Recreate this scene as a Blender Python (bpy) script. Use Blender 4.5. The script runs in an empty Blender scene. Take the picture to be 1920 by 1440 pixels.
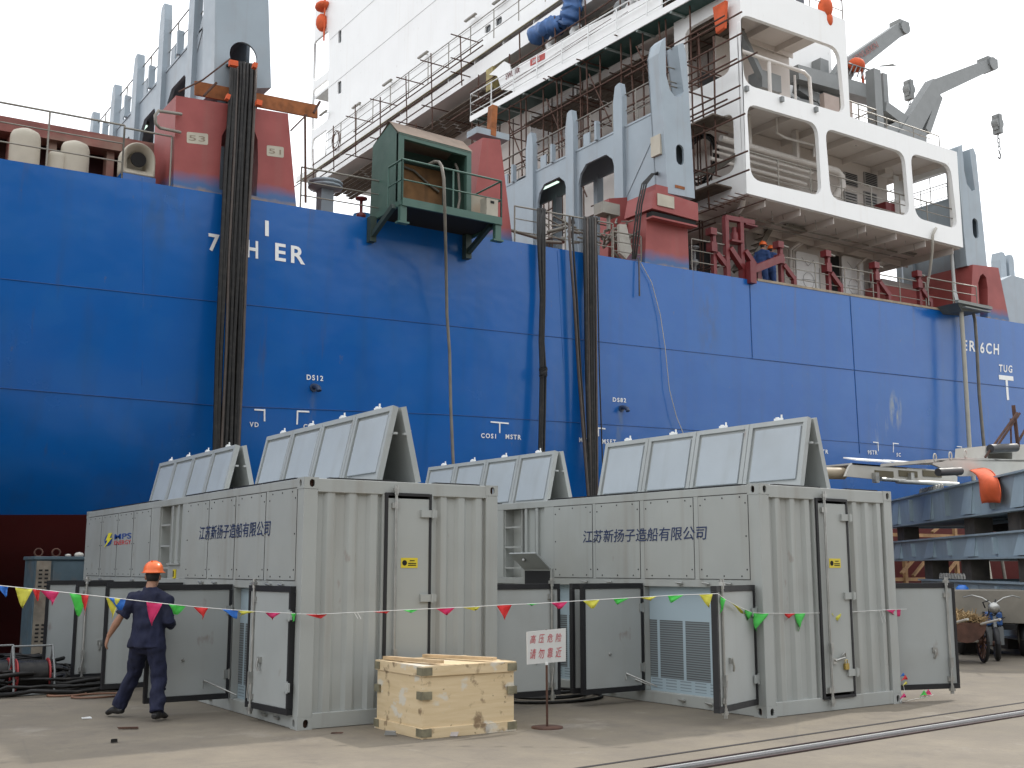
import bpy, bmesh, random
from math import *
from mathutils import Vector as V, Matrix
from mathutils.geometry import tessellate_polygon
random.seed(7)
R=radians
sc=bpy.context.scene
COL=sc.collection
# ---------------- camera, sky, sun, exposure ----------------
cam_h=1.644; F_PX=2120.; PITCH=R(9.22); YAW=R(33.9)
cd=bpy.data.cameras.new('camera'); cam=bpy.data.objects.new('camera',cd); COL.objects.link(cam)
cd.sensor_width=36; cd.lens=36*F_PX/1920; cd.clip_start=.1; cd.clip_end=4000
cam.location=(0,0,cam_h); cam.rotation_euler=(R(90)+PITCH,0,-YAW)
sc.camera=cam
SUN_EL=R(43); SUN_AZ=R(78)      # azimuth from +Y towards +X
wd=bpy.data.worlds.new('World'); sc.world=wd; wd.use_nodes=True
nt=wd.node_tree; bg=nt.nodes['Background']
sky=nt.nodes.new('ShaderNodeTexSky'); sky.sky_type='NISHITA'; sky.sun_disc=False
sky.sun_elevation=SUN_EL; sky.sun_rotation=SUN_AZ; sky.air_density=1.2; sky.dust_density=6; sky.ozone_density=1
mx=nt.nodes.new('ShaderNodeMix'); mx.data_type='RGBA'; mx.inputs[0].default_value=.88
nt.links.new(sky.outputs[0],mx.inputs[6]); mx.inputs[7].default_value=(18.4,18.9,19.5,1)   # thin bright overcast veil
nt.links.new(mx.outputs[2],bg.inputs[0]); bg.inputs[1].default_value=.1
sl=bpy.data.lights.new('sun','SUN'); sl.energy=2.6; sl.angle=R(1.8); sl.color=(1,.95,.88)
so=bpy.data.objects.new('sun',sl); COL.objects.link(so)
so.rotation_euler=(R(90)-SUN_EL,0,-SUN_AZ+pi); so.location=(0,0,60)
so.rotation_euler=(V((sin(SUN_AZ)*cos(SUN_EL),cos(SUN_AZ)*cos(SUN_EL),sin(SUN_EL)))).to_track_quat('Z','Y').to_euler()
vs=sc.view_settings; vs.view_transform='Standard'; vs.look='None'; vs.exposure=0; vs.gamma=1; vs.use_curve_mapping=False
# ---------------- where a sight line meets a real plane ----------------
_f=V((sin(YAW)*cos(PITCH),cos(YAW)*cos(PITCH),sin(PITCH))); _r=V((cos(YAW),-sin(YAW),0)); _u=_r.cross(_f)
CAM=V((0,0,cam_h))
def ray(x,y): return _f*F_PX+_r*(x-960)+_u*(720-y)
def PY(x,y,Y): d=ray(x,y); return CAM+d*(Y/d.y)
def PX(x,y,X): d=ray(x,y); return CAM+d*(X/d.x)
def PZ(x,y,Z=0.): d=ray(x,y); return CAM+d*((Z-cam_h)/d.z)
# ---------------- mesh builder ----------------
class MB:
    def islands(s):
        par=list(range(len(s.v)))
        def fd(a):
            while par[a]!=a: par[a]=par[par[a]]; a=par[a]
            return a
        for f in s.f:
            for i in f[1:]: par[fd(i)]=fd(f[0])
        grp={}
        for k,f in enumerate(s.f): grp.setdefault(fd(f[0]),[]).append(k)
        for ks in grp.values():
            m=MB(); mp={}
            for k in ks:
                for i in s.f[k]:
                    if i not in mp: mp[i]=len(m.v); m.v.append(s.v[i])
                m.f.append([mp[i] for i in s.f[k]]); m.sm.append(s.sm[k]); m.mi.append(s.mi[k])
            yield m
    def each(s,*a,**k): return [m.build(*a,**k) for m in s.islands()]
    def __init__(s): s.v=[];s.f=[];s.sm=[];s.mi=[];s.m=0
    def add(s,vs,fs,sm=False):
        b=len(s.v); s.v+= [V(p) for p in vs]
        for f in fs: s.f.append([b+i for i in f]); s.sm.append(sm); s.mi.append(s.m)
    def obox(s,c,a,b,d):
        c,a,b,d=V(c),V(a),V(b),V(d)
        s.add([c+a*i+b*j+d*k for i in(-1,1) for j in(-1,1) for k in(-1,1)],[(0,1,3,2),(4,6,7,5),(0,4,5,1),(2,3,7,6),(0,2,6,4),(1,5,7,3)])
    def box(s,p,q):
        p,q=V(p),V(q); h=(q-p)/2; s.obox((p+q)/2,(abs(h.x),0,0),(0,abs(h.y),0),(0,0,abs(h.z)))
    def bar(s,p,q,w,h=None,up=(0,0,1)):
        p,q=V(p),V(q); h=h or w; d=q-p
        if d.length<1e-6: return
        e=d.normalized(); a=e.cross(V(up))
        if a.length<1e-3: a=e.cross(V((0,1,0)))
        a.normalize(); b=a.cross(e); s.obox((p+q)/2,d/2,a*w/2,b*h/2)
    def tube(s,pts,r,n=6,cap=True):
        pts=[V(p) for p in pts]; m=len(pts); rr=r if isinstance(r,(list,tuple)) else [r]*m
        rings=[];pa=None
        for i in range(m):
            t=(pts[min(i+1,m-1)]-pts[max(i-1,0)]).normalized()
            if pa is None:
                pa=t.cross(V((0,0,1)))
                if pa.length<.05: pa=t.cross(V((1,0,0)))
            pa=(pa-t*pa.dot(t)).normalized(); pb=t.cross(pa)
            rings.append([pts[i]+(pa*cos(2*pi*k/n)+pb*sin(2*pi*k/n))*rr[i] for k in range(n)])
        s.loft(rings,cap)
    def loft(s,rings,cap=True,sm=True):
        n=len(rings[0]); vs=[p for r in rings for p in r]; fs=[]
        for i in range(len(rings)-1):
            for k in range(n): fs.append((i*n+k,i*n+(k+1)%n,(i+1)*n+(k+1)%n,(i+1)*n+k))
        s.add(vs,fs,sm)
        if cap: s.add(rings[0],[list(range(n))[::-1]]); s.add(rings[-1],[list(range(n))])
    def lathe(s,o,ax,prof,n=16,cap=True):
        o,ax=V(o),V(ax).normalized(); a=ax.cross(V((0,0,1)))
        if a.length<.05: a=V((1,0,0))
        a.normalize(); b=ax.cross(a)
        s.loft([[o+ax*z+(a*cos(2*pi*k/n)+b*sin(2*pi*k/n))*r for k in range(n)] for r,z in prof],cap)
    def prism(s,poly,vec):
        poly=[V(p) for p in poly]; n=len(poly); vec=V(vec)
        s.add(poly+[p+vec for p in poly],[list(range(n))[::-1],list(range(n,2*n))]+[(k,(k+1)%n,n+(k+1)%n,n+k) for k in range(n)])
    def plate(s,fn,outer,holes,vec):
        """flat plate with openings; fn maps 2-D to 3-D; vec = thickness vector"""
        loops=[outer]+list(holes); vec=V(vec)
        tri=tessellate_polygon([[V((p[0],p[1],0)) for p in l] for l in loops])
        flat=[V(fn(*p)) for l in loops for p in l]; n=len(flat)
        fs=[tuple(t) for t in tri]+[tuple(i+n for i in t[::-1]) for t in tri]
        b=0
        for l in loops:
            m=len(l)
            for k in range(m): fs.append((b+k,b+(k+1)%m,n+b+(k+1)%m,n+b+k))
            b+=m
        s.add(flat+[p+vec for p in flat],fs)
    def grid(s,fn,us,vs_,sm=False):
        nv=len(vs_); s.add([fn(u,v) for u in us for v in vs_],[(i*nv+j,(i+1)*nv+j,(i+1)*nv+j+1,i*nv+j+1) for i in range(len(us)-1) for j in range(nv-1)],sm)
    def sph(s,c,r,sc3=(1,1,1),n=10,m=7):
        c=V(c); s.loft([[c+V((r*sc3[0]*sin(t)*cos(2*pi*k/n),r*sc3[1]*sin(t)*sin(2*pi*k/n),r*sc3[2]*cos(t))) for k in range(n)] for t in [pi*(.02+.96*i/m) for i in range(m+1)]],True)
    def build(s,name,mat,parent=None,local=False,bevel=0,label=None,fix=True):
        me=bpy.data.meshes.new(name); off=V((0,0,0))
        if parent is not None and not local: off=root_loc(parent)
        me.from_pydata([p-off for p in s.v],[],s.f)
        for m in (mat if isinstance(mat,(list,tuple)) else [mat]): me.materials.append(m)
        me.polygons.foreach_set('use_smooth',s.sm); me.polygons.foreach_set('material_index',s.mi)
        if fix:
            bm=bmesh.new(); bm.from_mesh(me); bmesh.ops.recalc_face_normals(bm,faces=bm.faces); bm.to_mesh(me); bm.free()
        me.update()
        o=bpy.data.objects.new(name,me); COL.objects.link(o)
        if parent is not None: o.parent=parent
        if bevel:
            b=o.modifiers.new('bevel','BEVEL'); b.width=bevel; b.segments=2; b.limit_method='ANGLE'; b.angle_limit=R(40)
        if label: o['label']=label
        return o
def root_loc(o):
    while o.parent: o=o.parent
    return V(o.location)
def tag(o,label,cat,group=None):
    o['label']=label; o['category']=cat
    if group: o['group']=group
    return o
def thing(name,label,cat,loc=(0,0,0),rz=0,group=None):
    o=bpy.data.objects.new(name,None); COL.objects.link(o); o.empty_display_size=.3
    o.location=loc; o.rotation_euler=(0,0,rz); return tag(o,label,cat,group)
def struct(name,mb,mat):
    o=mb.build(name,mat); o['kind']='structure'; return o
def one(name,mb,mat,label,cat,group=None,**k): return tag(mb.build(name,mat,**k),label,cat,group)
def rpoly(pts,r,n=4):
    """round the corners of a polygon"""
    out=[]; m=len(pts); rs=r if isinstance(r,(list,tuple)) else [r]*m
    for i in range(m):
        a,b,c=V(pts[i-1]),V(pts[i]),V(pts[(i+1)%m]); r_=rs[i]
        if r_<=0: out.append(tuple(b)); continue
        da=(a-b);dc=(c-b); q=min(r_,da.length*.45,dc.length*.45)
        p0=b+da.normalized()*q;p1=b+dc.normalized()*q
        for k in range(n+1):
            t=k/n; out.append(tuple(p0*(1-t)**2+b*2*t*(1-t)+p1*t*t))
    return out
def ell(cx,cy,rx,ry,n=20): return [(cx+rx*cos(2*pi*k/n),cy+ry*sin(2*pi*k/n)) for k in range(n)]
def slot(cx,cy,w,h,n=6):
    r=w/2; return [(cx+r*cos(pi*k/n),cy+h/2-r+r*sin(pi*k/n)) for k in range(n+1)]+[(cx-r*cos(pi*k/n),cy-h/2+r-r*sin(pi*k/n)) for k in range(n+1)]
def sag(p,q,d,n=10):
    p,q=V(p),V(q); return [p.lerp(q,i/n)-V((0,0,d*4*(i/n)*(1-i/n))) for i in range(n+1)]
# ---------------- materials ----------------
def M(name,col,rough=.5,metal=0.,var=.08,vs=2.5,bump=0.,bs=60.,streak=0.,sc_=(.1,.07,.05),dirt=0.,dc=(.12,.1,.08),ds=1.2,spec=.5,emit=0.,alpha=1.,rust=0.):
    m=bpy.data.materials.new(name); m.use_nodes=True; t=m.node_tree; N=t.nodes; L=t.links; b=N['Principled BSDF']
    b.inputs['Roughness'].default_value=rough; b.inputs['Metallic'].default_value=metal; b.inputs['Specular IOR Level'].default_value=spec
    tc=N.new('ShaderNodeTexCoord').outputs['Object']
    def noise(scale,det=5,vec=None):
        n=N.new('ShaderNodeTexNoise'); n.inputs['Scale'].default_value=scale; n.inputs['Detail'].default_value=det; L.new(vec or tc,n.inputs['Vector']); return n.outputs['Fac']
    def ramp(src,a,c):
        r=N.new('ShaderNodeMapRange'); r.inputs[1].default_value=a; r.inputs[2].default_value=c; L.new(src,r.inputs[0]); return r.outputs[0]
    def mix(fac,ca,cb,bt='MIX'):
        x=N.new('ShaderNodeMix'); x.data_type='RGBA'; x.blend_type=bt
        for i,v in ((0,fac),(6,ca),(7,cb)):
            if hasattr(v,'links') or hasattr(v,'is_linked'): L.new(v,x.inputs[i])
            else: x.inputs[i].default_value=v if i==0 else (*v,1)
        return x.outputs[2]
    c=col
    if var: c=mix(ramp(noise(vs,6),.3,.7),tuple(max(0,k*(1-var)) for k in col),tuple(min(1,k*(1+var)) for k in col))
    if dirt:
        f=ramp(noise(ds,8),.52,.72); mm=N.new('ShaderNodeMath'); mm.operation='MULTIPLY'; mm.inputs[1].default_value=dirt; L.new(f,mm.inputs[0]); c=mix(mm.outputs[0],c,dc)
    if streak:
        mp=N.new('ShaderNodeMapping'); mp.inputs['Scale'].default_value=(3.2,3.2,.16); L.new(tc,mp.inputs[0])
        f=ramp(noise(1.6,6,mp.outputs[0]),.55,.8); mm=N.new('ShaderNodeMath'); mm.operation='MULTIPLY'; mm.inputs[1].default_value=streak; L.new(f,mm.inputs[0]); c=mix(mm.outputs[0],c,sc_)
    if rust:
        mp=N.new('ShaderNodeMapping'); mp.inputs['Scale'].default_value=(1,1,.45); mp.inputs['Location'].default_value=(3,7,1); L.new(tc,mp.inputs[0])
        f=ramp(noise(7.,9,mp.outputs[0]),.68,.76); mm=N.new('ShaderNodeMath'); mm.operation='MULTIPLY'; mm.inputs[1].default_value=rust; L.new(f,mm.inputs[0]); c=mix(mm.outputs[0],c,(.16,.075,.035))
    if not isinstance(c,tuple): L.new(c,b.inputs['Base Color'])
    else: b.inputs['Base Color'].default_value=(*c,1)
    if bump:
        bp=N.new('ShaderNodeBump'); bp.inputs['Strength'].default_value=bump; bp.inputs['Distance'].default_value=.02; L.new(noise(bs,4),bp.inputs['Height']); L.new(bp.outputs[0],b.inputs['Normal'])
    if rough<.9 and var:
        L.new(ramp(noise(vs*3,4),.2,.8),(rr:=N.new('ShaderNodeMapRange')).inputs[0]); rr.inputs[3].default_value=max(.02,rough-.08); rr.inputs[4].default_value=min(1,rough+.1); L.new(rr.outputs[0],b.inputs['Roughness'])
    if emit: b.inputs['Emission Color'].default_value=(*col,1); b.inputs['Emission Strength'].default_value=emit
    m['_b']=b.name
    return m
m_grey=M('container_paint',(.362,.378,.362),.45,var=.06,vs=1.2,streak=.42,sc_=(.22,.19,.15),dirt=.22,dc=(.24,.21,.17),ds=.9,rust=.35)
m_greyin=M('door_paint',(.365,.385,.378),.4,var=.05,vs=1.5,streak=.2,sc_=(.24,.22,.19),dirt=.18,dc=(.25,.23,.2),rust=.4)
m_leaf=M('hatch_panel_paint',(.385,.425,.455),.5,var=.05,vs=1.6,streak=.28,sc_=(.27,.28,.27),dirt=.2,dc=(.3,.31,.3),ds=2.)
m_rubber=M('black_rubber',(.012,.012,.014),.55,var=.2)
m_zinc=M('zinc_steel',(.42,.42,.4),.38,metal=.75,var=.15,vs=8)
m_dark=M('dark_gap',(.02,.02,.022),.8,var=0)
m_white=M('ship_white',(.84,.84,.83),.42,var=.025,vs=.6,streak=.16,sc_=(.58,.5,.42),rust=.25)
m_cream=M('inner_cream',(.62,.58,.54),.6,var=.05,vs=1.,dirt=.18,dc=(.4,.35,.3))
m_lash=M('lashing_grey',(.30,.355,.40),.45,var=.06,vs=1.2,streak=.3,sc_=(.2,.15,.11),dirt=.08,dc=(.25,.14,.08),ds=1.5)
m_red=M('pedestal_red',(.29,.06,.055),.6,var=.1,vs=1.2,streak=.2,sc_=(.2,.08,.06),dirt=.1,dc=(.3,.2,.17))
m_bracket=M('bracket_red',(.15,.016,.018),.5,var=.1)
m_rust=M('rusty_steel',(.085,.04,.027),.8,var=.35,vs=6,bump=.3)
m_rust2=M('orange_rust',(.26,.09,.03),.85,var=.35,vs=5)
m_plank=M('old_plank',(.11,.085,.065),.85,var=.3,vs=3)
m_davit=M('davit_grey',(.20,.21,.21),.45,var=.06)
m_galv=M('rail_galvanised',(.24,.225,.195),.5,metal=.3,var=.15,dirt=.3,dc=(.2,.12,.08),ds=3)
m_cable=M('cable_black',(.012,.0115,.011),.5,var=.3,vs=7,dirt=.22,dc=(.10,.085,.07),ds=9,spec=.3)
m_cable2=M('cable_brown',(.055,.04,.032),.5,var=.3,vs=5)
m_hose=M('hose_grey',(.16,.145,.12),.55,var=.2,vs=4)
m_agreen=M('machine_green',(.055,.12,.095),.5,var=.12,vs=1.5,dirt=.25,dc=(.1,.1,.07))
m_roofbrown=M('dusty_brown_roof',(.2,.15,.115),.8,var=.15)
m_core=M('rusty_core',(.23,.12,.05),.85,var=.4,vs=2.2,streak=.7,sc_=(.05,.03,.02))
m_black=M('black_void',(.01,.01,.01),.9,var=0)
m_letter=M('white_letter',(.82,.83,.82),.5,var=.03)
m_navy=M('navy_letter',(.02,.035,.1),.5,var=0)
m_orange=M('safety_orange',(.85,.16,.035),.32,var=.04)
m_oran2=M('orange_cloth',(.6,.1,.03),.8,var=.15,vs=4)
m_tarp=M('blue_tarp',(.05,.13,.32),.5,var=.25,vs=4)
m_pgreen=M('platform_green',(.012,.06,.05),.5,var=.1)
m_girder=M('girder_bluegrey',(.29,.365,.415),.5,var=.08,vs=.8,streak=.3,sc_=(.13,.13,.13),dirt=.15,dc=(.15,.17,.18))
m_conv=M('cream_steel',(.50,.48,.43),.5,var=.08,dirt=.3,dc=(.25,.2,.15))
# ---------------- the setting ----------------
def node_mat(name,rough=.6):
    m=bpy.data.materials.new(name); m.use_nodes=True; t=m.node_tree; b=t.nodes['Principled BSDF']; b.inputs['Roughness'].default_value=rough
    return m,t,t.nodes,t.links,b
class G:
    """tiny node helper"""
    def __init__(s,t): s.t=t;s.N=t.nodes;s.L=t.links; s.tc=s.N.new('ShaderNodeTexCoord').outputs['Object']
    def put(s,v,sock):
        if hasattr(v,'is_linked'): s.L.new(v,sock)
        elif isinstance(v,tuple) and len(v)==3 and sock.type=='RGBA': sock.default_value=(*v,1)
        else: sock.default_value=v
    def noise(s,scale,det=6,vec=None,rough=.55):
        n=s.N.new('ShaderNodeTexNoise'); n.inputs['Scale'].default_value=scale; n.inputs['Detail'].default_value=det; n.inputs['Roughness'].default_value=rough; s.L.new(vec or s.tc,n.inputs['Vector']); return n.outputs['Fac']
    def rng(s,v,a,b,c=0,d=1):
        n=s.N.new('ShaderNodeMapRange'); s.L.new(v,n.inputs[0])
        for i,k in enumerate((a,b,c,d)): n.inputs[i+1].default_value=k
        return n.outputs[0]
    def math(s,op,a,b=0):
        n=s.N.new('ShaderNodeMath'); n.operation=op; s.put(a,n.inputs[0]); s.put(b,n.inputs[1]); return n.outputs[0]
    def mix(s,f,a,b,bt='MIX'):
        n=s.N.new('ShaderNodeMix'); n.data_type='RGBA'; n.blend_type=bt; s.put(f,n.inputs[0]); s.put(a,n.inputs[6]); s.put(b,n.inputs[7]); return n.outputs[2]
    def map(s,sc3,loc=(0,0,0),rot=(0,0,0)):
        n=s.N.new('ShaderNodeMapping'); n.inputs['Scale'].default_value=sc3; n.inputs['Location'].default_value=loc; n.inputs['Rotation'].default_value=rot; s.L.new(s.tc,n.inputs[0]); return n.outputs[0]
    def bump(s,h,b,st=.3,d=.02):
        n=s.N.new('ShaderNodeBump'); n.inputs['Strength'].default_value=st; n.inputs['Distance'].default_value=d; s.L.new(h,n.inputs['Height']); s.L.new(n.outputs[0],b.inputs['Normal'])
    def xyz(s):
        n=s.N.new('ShaderNodeSeparateXYZ'); s.L.new(s.tc,n.inputs[0]); return n.outputs
m_ground,t,N_,L_,b=node_mat('quay_concrete',.85); g=G(t)
big=g.rng(g.noise(.35,8),.35,.68); mid=g.rng(g.noise(1.7,9,rough=.65),.35,.7); fine=g.noise(28,6)
c=g.mix(big,(.172,.147,.107),(.235,.2,.15)); c=g.mix(g.math('MULTIPLY',mid,.65),c,(.125,.106,.088))
c=g.mix(g.math('MULTIPLY',g.rng(g.noise(.8,10,g.map((1,1,1),(7,3,0)),.7),.58,.68),.55),c,(.31,.28,.235))
c=g.mix(g.math('MULTIPLY',g.rng(g.noise(1.1,10,g.map((1,1,1),(1,9,0)),.72),.56,.7),.55),c,(.085,.074,.066))
v=N_.new('ShaderNodeTexVoronoi'); v.feature='DISTANCE_TO_EDGE'; v.inputs['Scale'].default_value=.42
w=g.mix(.12,g.tc,t.nodes.new('ShaderNodeTexNoise').outputs['Color']); L_.new(w,v.inputs['Vector'])
crack=g.rng(v.outputs['Distance'],.0,.006,1,0); c=g.mix(g.math('MULTIPLY',crack,.2),c,(.1,.09,.08))
c=g.mix(g.math('MULTIPLY',g.rng(fine,.4,.7),.25),c,(.15,.13,.115)); L_.new(c,b.inputs['Base Color'])
g.bump(g.math('ADD',g.math('MULTIPLY',fine,.6),mid),b,.35,.015)
mb=MB(); QY=22.3
mb.add([(-500,-600,0),(700,-600,0),(700,QY,0),(-500,QY,0),(-500,QY,-6),(700,QY,-6)],[(0,1,2,3),(3,2,5,4)])
struct('ground',mb,m_ground)
m_water,t,N_,L_,b=node_mat('harbour_water',.12); g=G(t); b.inputs['Base Color'].default_value=(.03,.035,.03,1); g.bump(g.noise(1.5,5),b,.25,.1)
mb=MB(); mb.add([(-600,QY+.02,-2.2),(900,QY+.02,-2.2),(900,1500,-2.2),(-600,1500,-2.2)],[(0,1,2,3)]); struct('water',mb,m_water)

# crane rail: slot edge, steel trough, polished head
ra,rb=V((7.18,7.92,0)),V((13.29,8.44,0)); rd=(rb-ra).normalized(); rn=V((-rd.y,rd.x,0))
A0=ra-rd*40; B0=rb+rd*150
def strip(mb,o0,o1,z): mb.add([A0+rn*o0+V((0,0,z)),B0+rn*o0+V((0,0,z)),B0+rn*o1+V((0,0,z)),A0+rn*o1+V((0,0,z))],[(0,1,2,3)])
m_slot=M('rail_slot',(.02,.016,.017),.8,var=.2,vs=4); m_railhead=M('rail_head',(.8,.8,.8),.3,metal=.6,var=0); m_railside=M('rail_side',(.06,.035,.035),.6,metal=.3,var=.3,vs=6)
mb=MB(); strip(mb,-.035,.012,.004); struct('rail_slot_edge',mb,m_slot)
mb=MB(); strip(mb,-.665,-.40,.004); struct('rail_trough',mb,m_slot)
mb=MB()
for o,w,h,mi in ((-.515,.014,.02,0),(-.41,.012,.014,1),(-.462,.03,.008,2),(-.655,.01,.012,1)):
    mb.m=mi; mb.bar(A0+rn*o+V((0,0,h/2+.004)),B0+rn*o+V((0,0,h/2+.004)),w*2,h)
struct('crane_rail',mb,[m_railhead,m_railside,M('rail_green',(.03,.034,.03),.9,var=.2,vs=5)])
# ---------------- painted words ----------------
def glyphs(body,bold=0.,font_shear=0.,space=1.):
    cu=bpy.data.curves.new('lettering','FONT'); cu.body=body; cu.offset=bold; cu.shear=font_shear; cu.resolution_u=3; cu.space_character=space
    o=bpy.data.objects.new('lettering',cu); COL.objects.link(o)
    dg=bpy.context.evaluated_depsgraph_get(); me=bpy.data.meshes.new_from_object(o.evaluated_get(dg))
    vs=[v.co.copy() for v in me.vertices]; fs=[list(p.vertices) for p in me.polygons]
    bpy.data.objects.remove(o); bpy.data.curves.remove(cu); bpy.data.meshes.remove(me)
    x0=min(v.x for v in vs);x1=max(v.x for v in vs);y0=min(v.y for v in vs);y1=max(v.y for v in vs)
    return [((v.x-x0)/(x1-x0),(v.y-y0)/(y1-y0)) for v in vs],fs
def words(mb,body,o,U,W,bold=0.,shear=0.,space=1.):
    """o = lower-left corner, U = full width vector, W = full height vector"""
    vs,fs=glyphs(body,bold,shear,space); o,U,W=V(o),V(U),V(W); mb.add([o+U*a+W*c for a,c in vs],fs)
# ---------------- power containers ----------------
m_vent,t,N_,L_,b=node_mat('vent_grille_paint',.5); g=G(t); x,y,z=g.xyz()
fr=g.math('FRACT',g.math('MULTIPLY',z,36.)); slat=g.rng(fr,.45,.6); inz=g.math('MULTIPLY',g.math('GREATER_THAN',z,.3),g.math('LESS_THAN',z,1.0))
fy=g.math('FRACT',g.math('MULTIPLY',y,2.22)); iny=g.math('MULTIPLY',g.math('GREATER_THAN',fy,.05),g.math('LESS_THAN',fy,.95))
sl2=g.math('MULTIPLY',g.math('MULTIPLY',g.rng(g.math('FRACT',g.math('MULTIPLY',z,28.)),.55,.7),g.math('LESS_THAN',z,.29)),g.math('MULTIPLY',g.math('GREATER_THAN',z,.17),g.math('LESS_THAN',g.math('FRACT',g.math('MULTIPLY',y,4.)),.75)))
c=g.mix(g.math('MULTIPLY',g.math('MULTIPLY',inz,iny),g.math('ADD',g.math('MULTIPLY',slat,.35),.55)),(.36,.45,.50),(.06,.055,.05)); c=g.mix(g.math('MULTIPLY',sl2,.6),c,(.12,.13,.14)); L_.new(c,b.inputs['Base Color'])
m_yellow=M('yellow_sticker',(.65,.52,.03),.45,var=0)
m_blue=M('logo_blue',(.01,.06,.3),.5,var=0); m_lred=M('logo_red',(.6,.03,.04),.5,var=0); m_lyel=M('logo_yellow',(.85,.75,.05),.5,var=0)
CW,CL,CH=2.44,9.2,2.591
def lockrod(par,x,y,z0,z1,n):
    """vertical lock rod on a face whose outward normal is n"""
    n=V(n); mb=MB(); p=V((x,y,0))+n*.035; mb.tube([p+V((0,0,z0)),p+V((0,0,z1))],.017,8)
    t_=n.cross(V((0,0,1)))
    for z in (z0+.03,z1-.03): mb.obox(p+V((0,0,z)),t_*.035,n*.02,(0,0,.018)); mb.tube([p+V((0,0,z-.05)),p+V((0,0,z+.05))],.024,8)
    for z in (z0+.16,z1-.2): mb.obox(p-n*.012+V((0,0,z)),t_*.045,n*.016,(0,0,.03))
    zh=z0+(z1-z0)*.26; mb.obox(p+n*.01+V((0,0,zh)),t_*.022,n*.022,(0,0,.06)); mb.tube([p+n*.03+V((0,0,zh)),p+n*.03+t_*.03+V((0,0,zh-.22))],.009,6)
    mb.build('lock_rod',m_zinc,par,local=True)
def leaf(root,hx,hy,ang,w=.97,side=-1,inner=True):
    """side door leaf hinged on a vertical line at (hx,hy); ang = direction of the open leaf in the container's own frame"""
    d=V((cos(ang),sin(ang),0)); n=V((-d.y,d.x,0))*side; h=V((hx,hy,0))
    z0,z1=.17,1.42; mb=MB(); mb.obox(h+d*w/2+V((0,0,(z0+z1)/2)),d*(w/2-.015),n*.022,(0,0,(z1-z0)/2-.03)); dr=mb.build('side_door',m_greyin,root,local=True,bevel=.006)
    mb=MB(); e=.03
    for a,b_ in ((0,z1),(0,z0)): mb.obox(h+d*w/2+V((0,0,b_)),d*w/2,n*.036,(0,0,e))
    for k in (.015,w-.015): mb.obox(h+d*k+V((0,0,(z0+z1)/2)),d*.018,n*.034,(0,0,(z1-z0)/2-e-.002))
    mb.build('gasket',m_rubber,dr,local=True)
    return dr,h,d,n
def corr(mb,x0,x1,z0,z1,y,dep=.036):
    n=max(1,round((x1-x0)/.27)); p=(x1-x0)/n; prof=[]
    for i in range(n):
        a=x0+i*p; prof+= [(a,dep),(a+p*.3,dep),(a+p*.46,0),(a+p*.76,0),(a+p*.94,dep)]
    prof.append((x1,dep)); vs_=[(px_,y+d,z) for px_,d in prof for z in (z0,z1)]
    mb.add(vs_,[(2*i,2*i+2,2*i+3,2*i+1) for i in range(len(prof)-1)])
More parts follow.
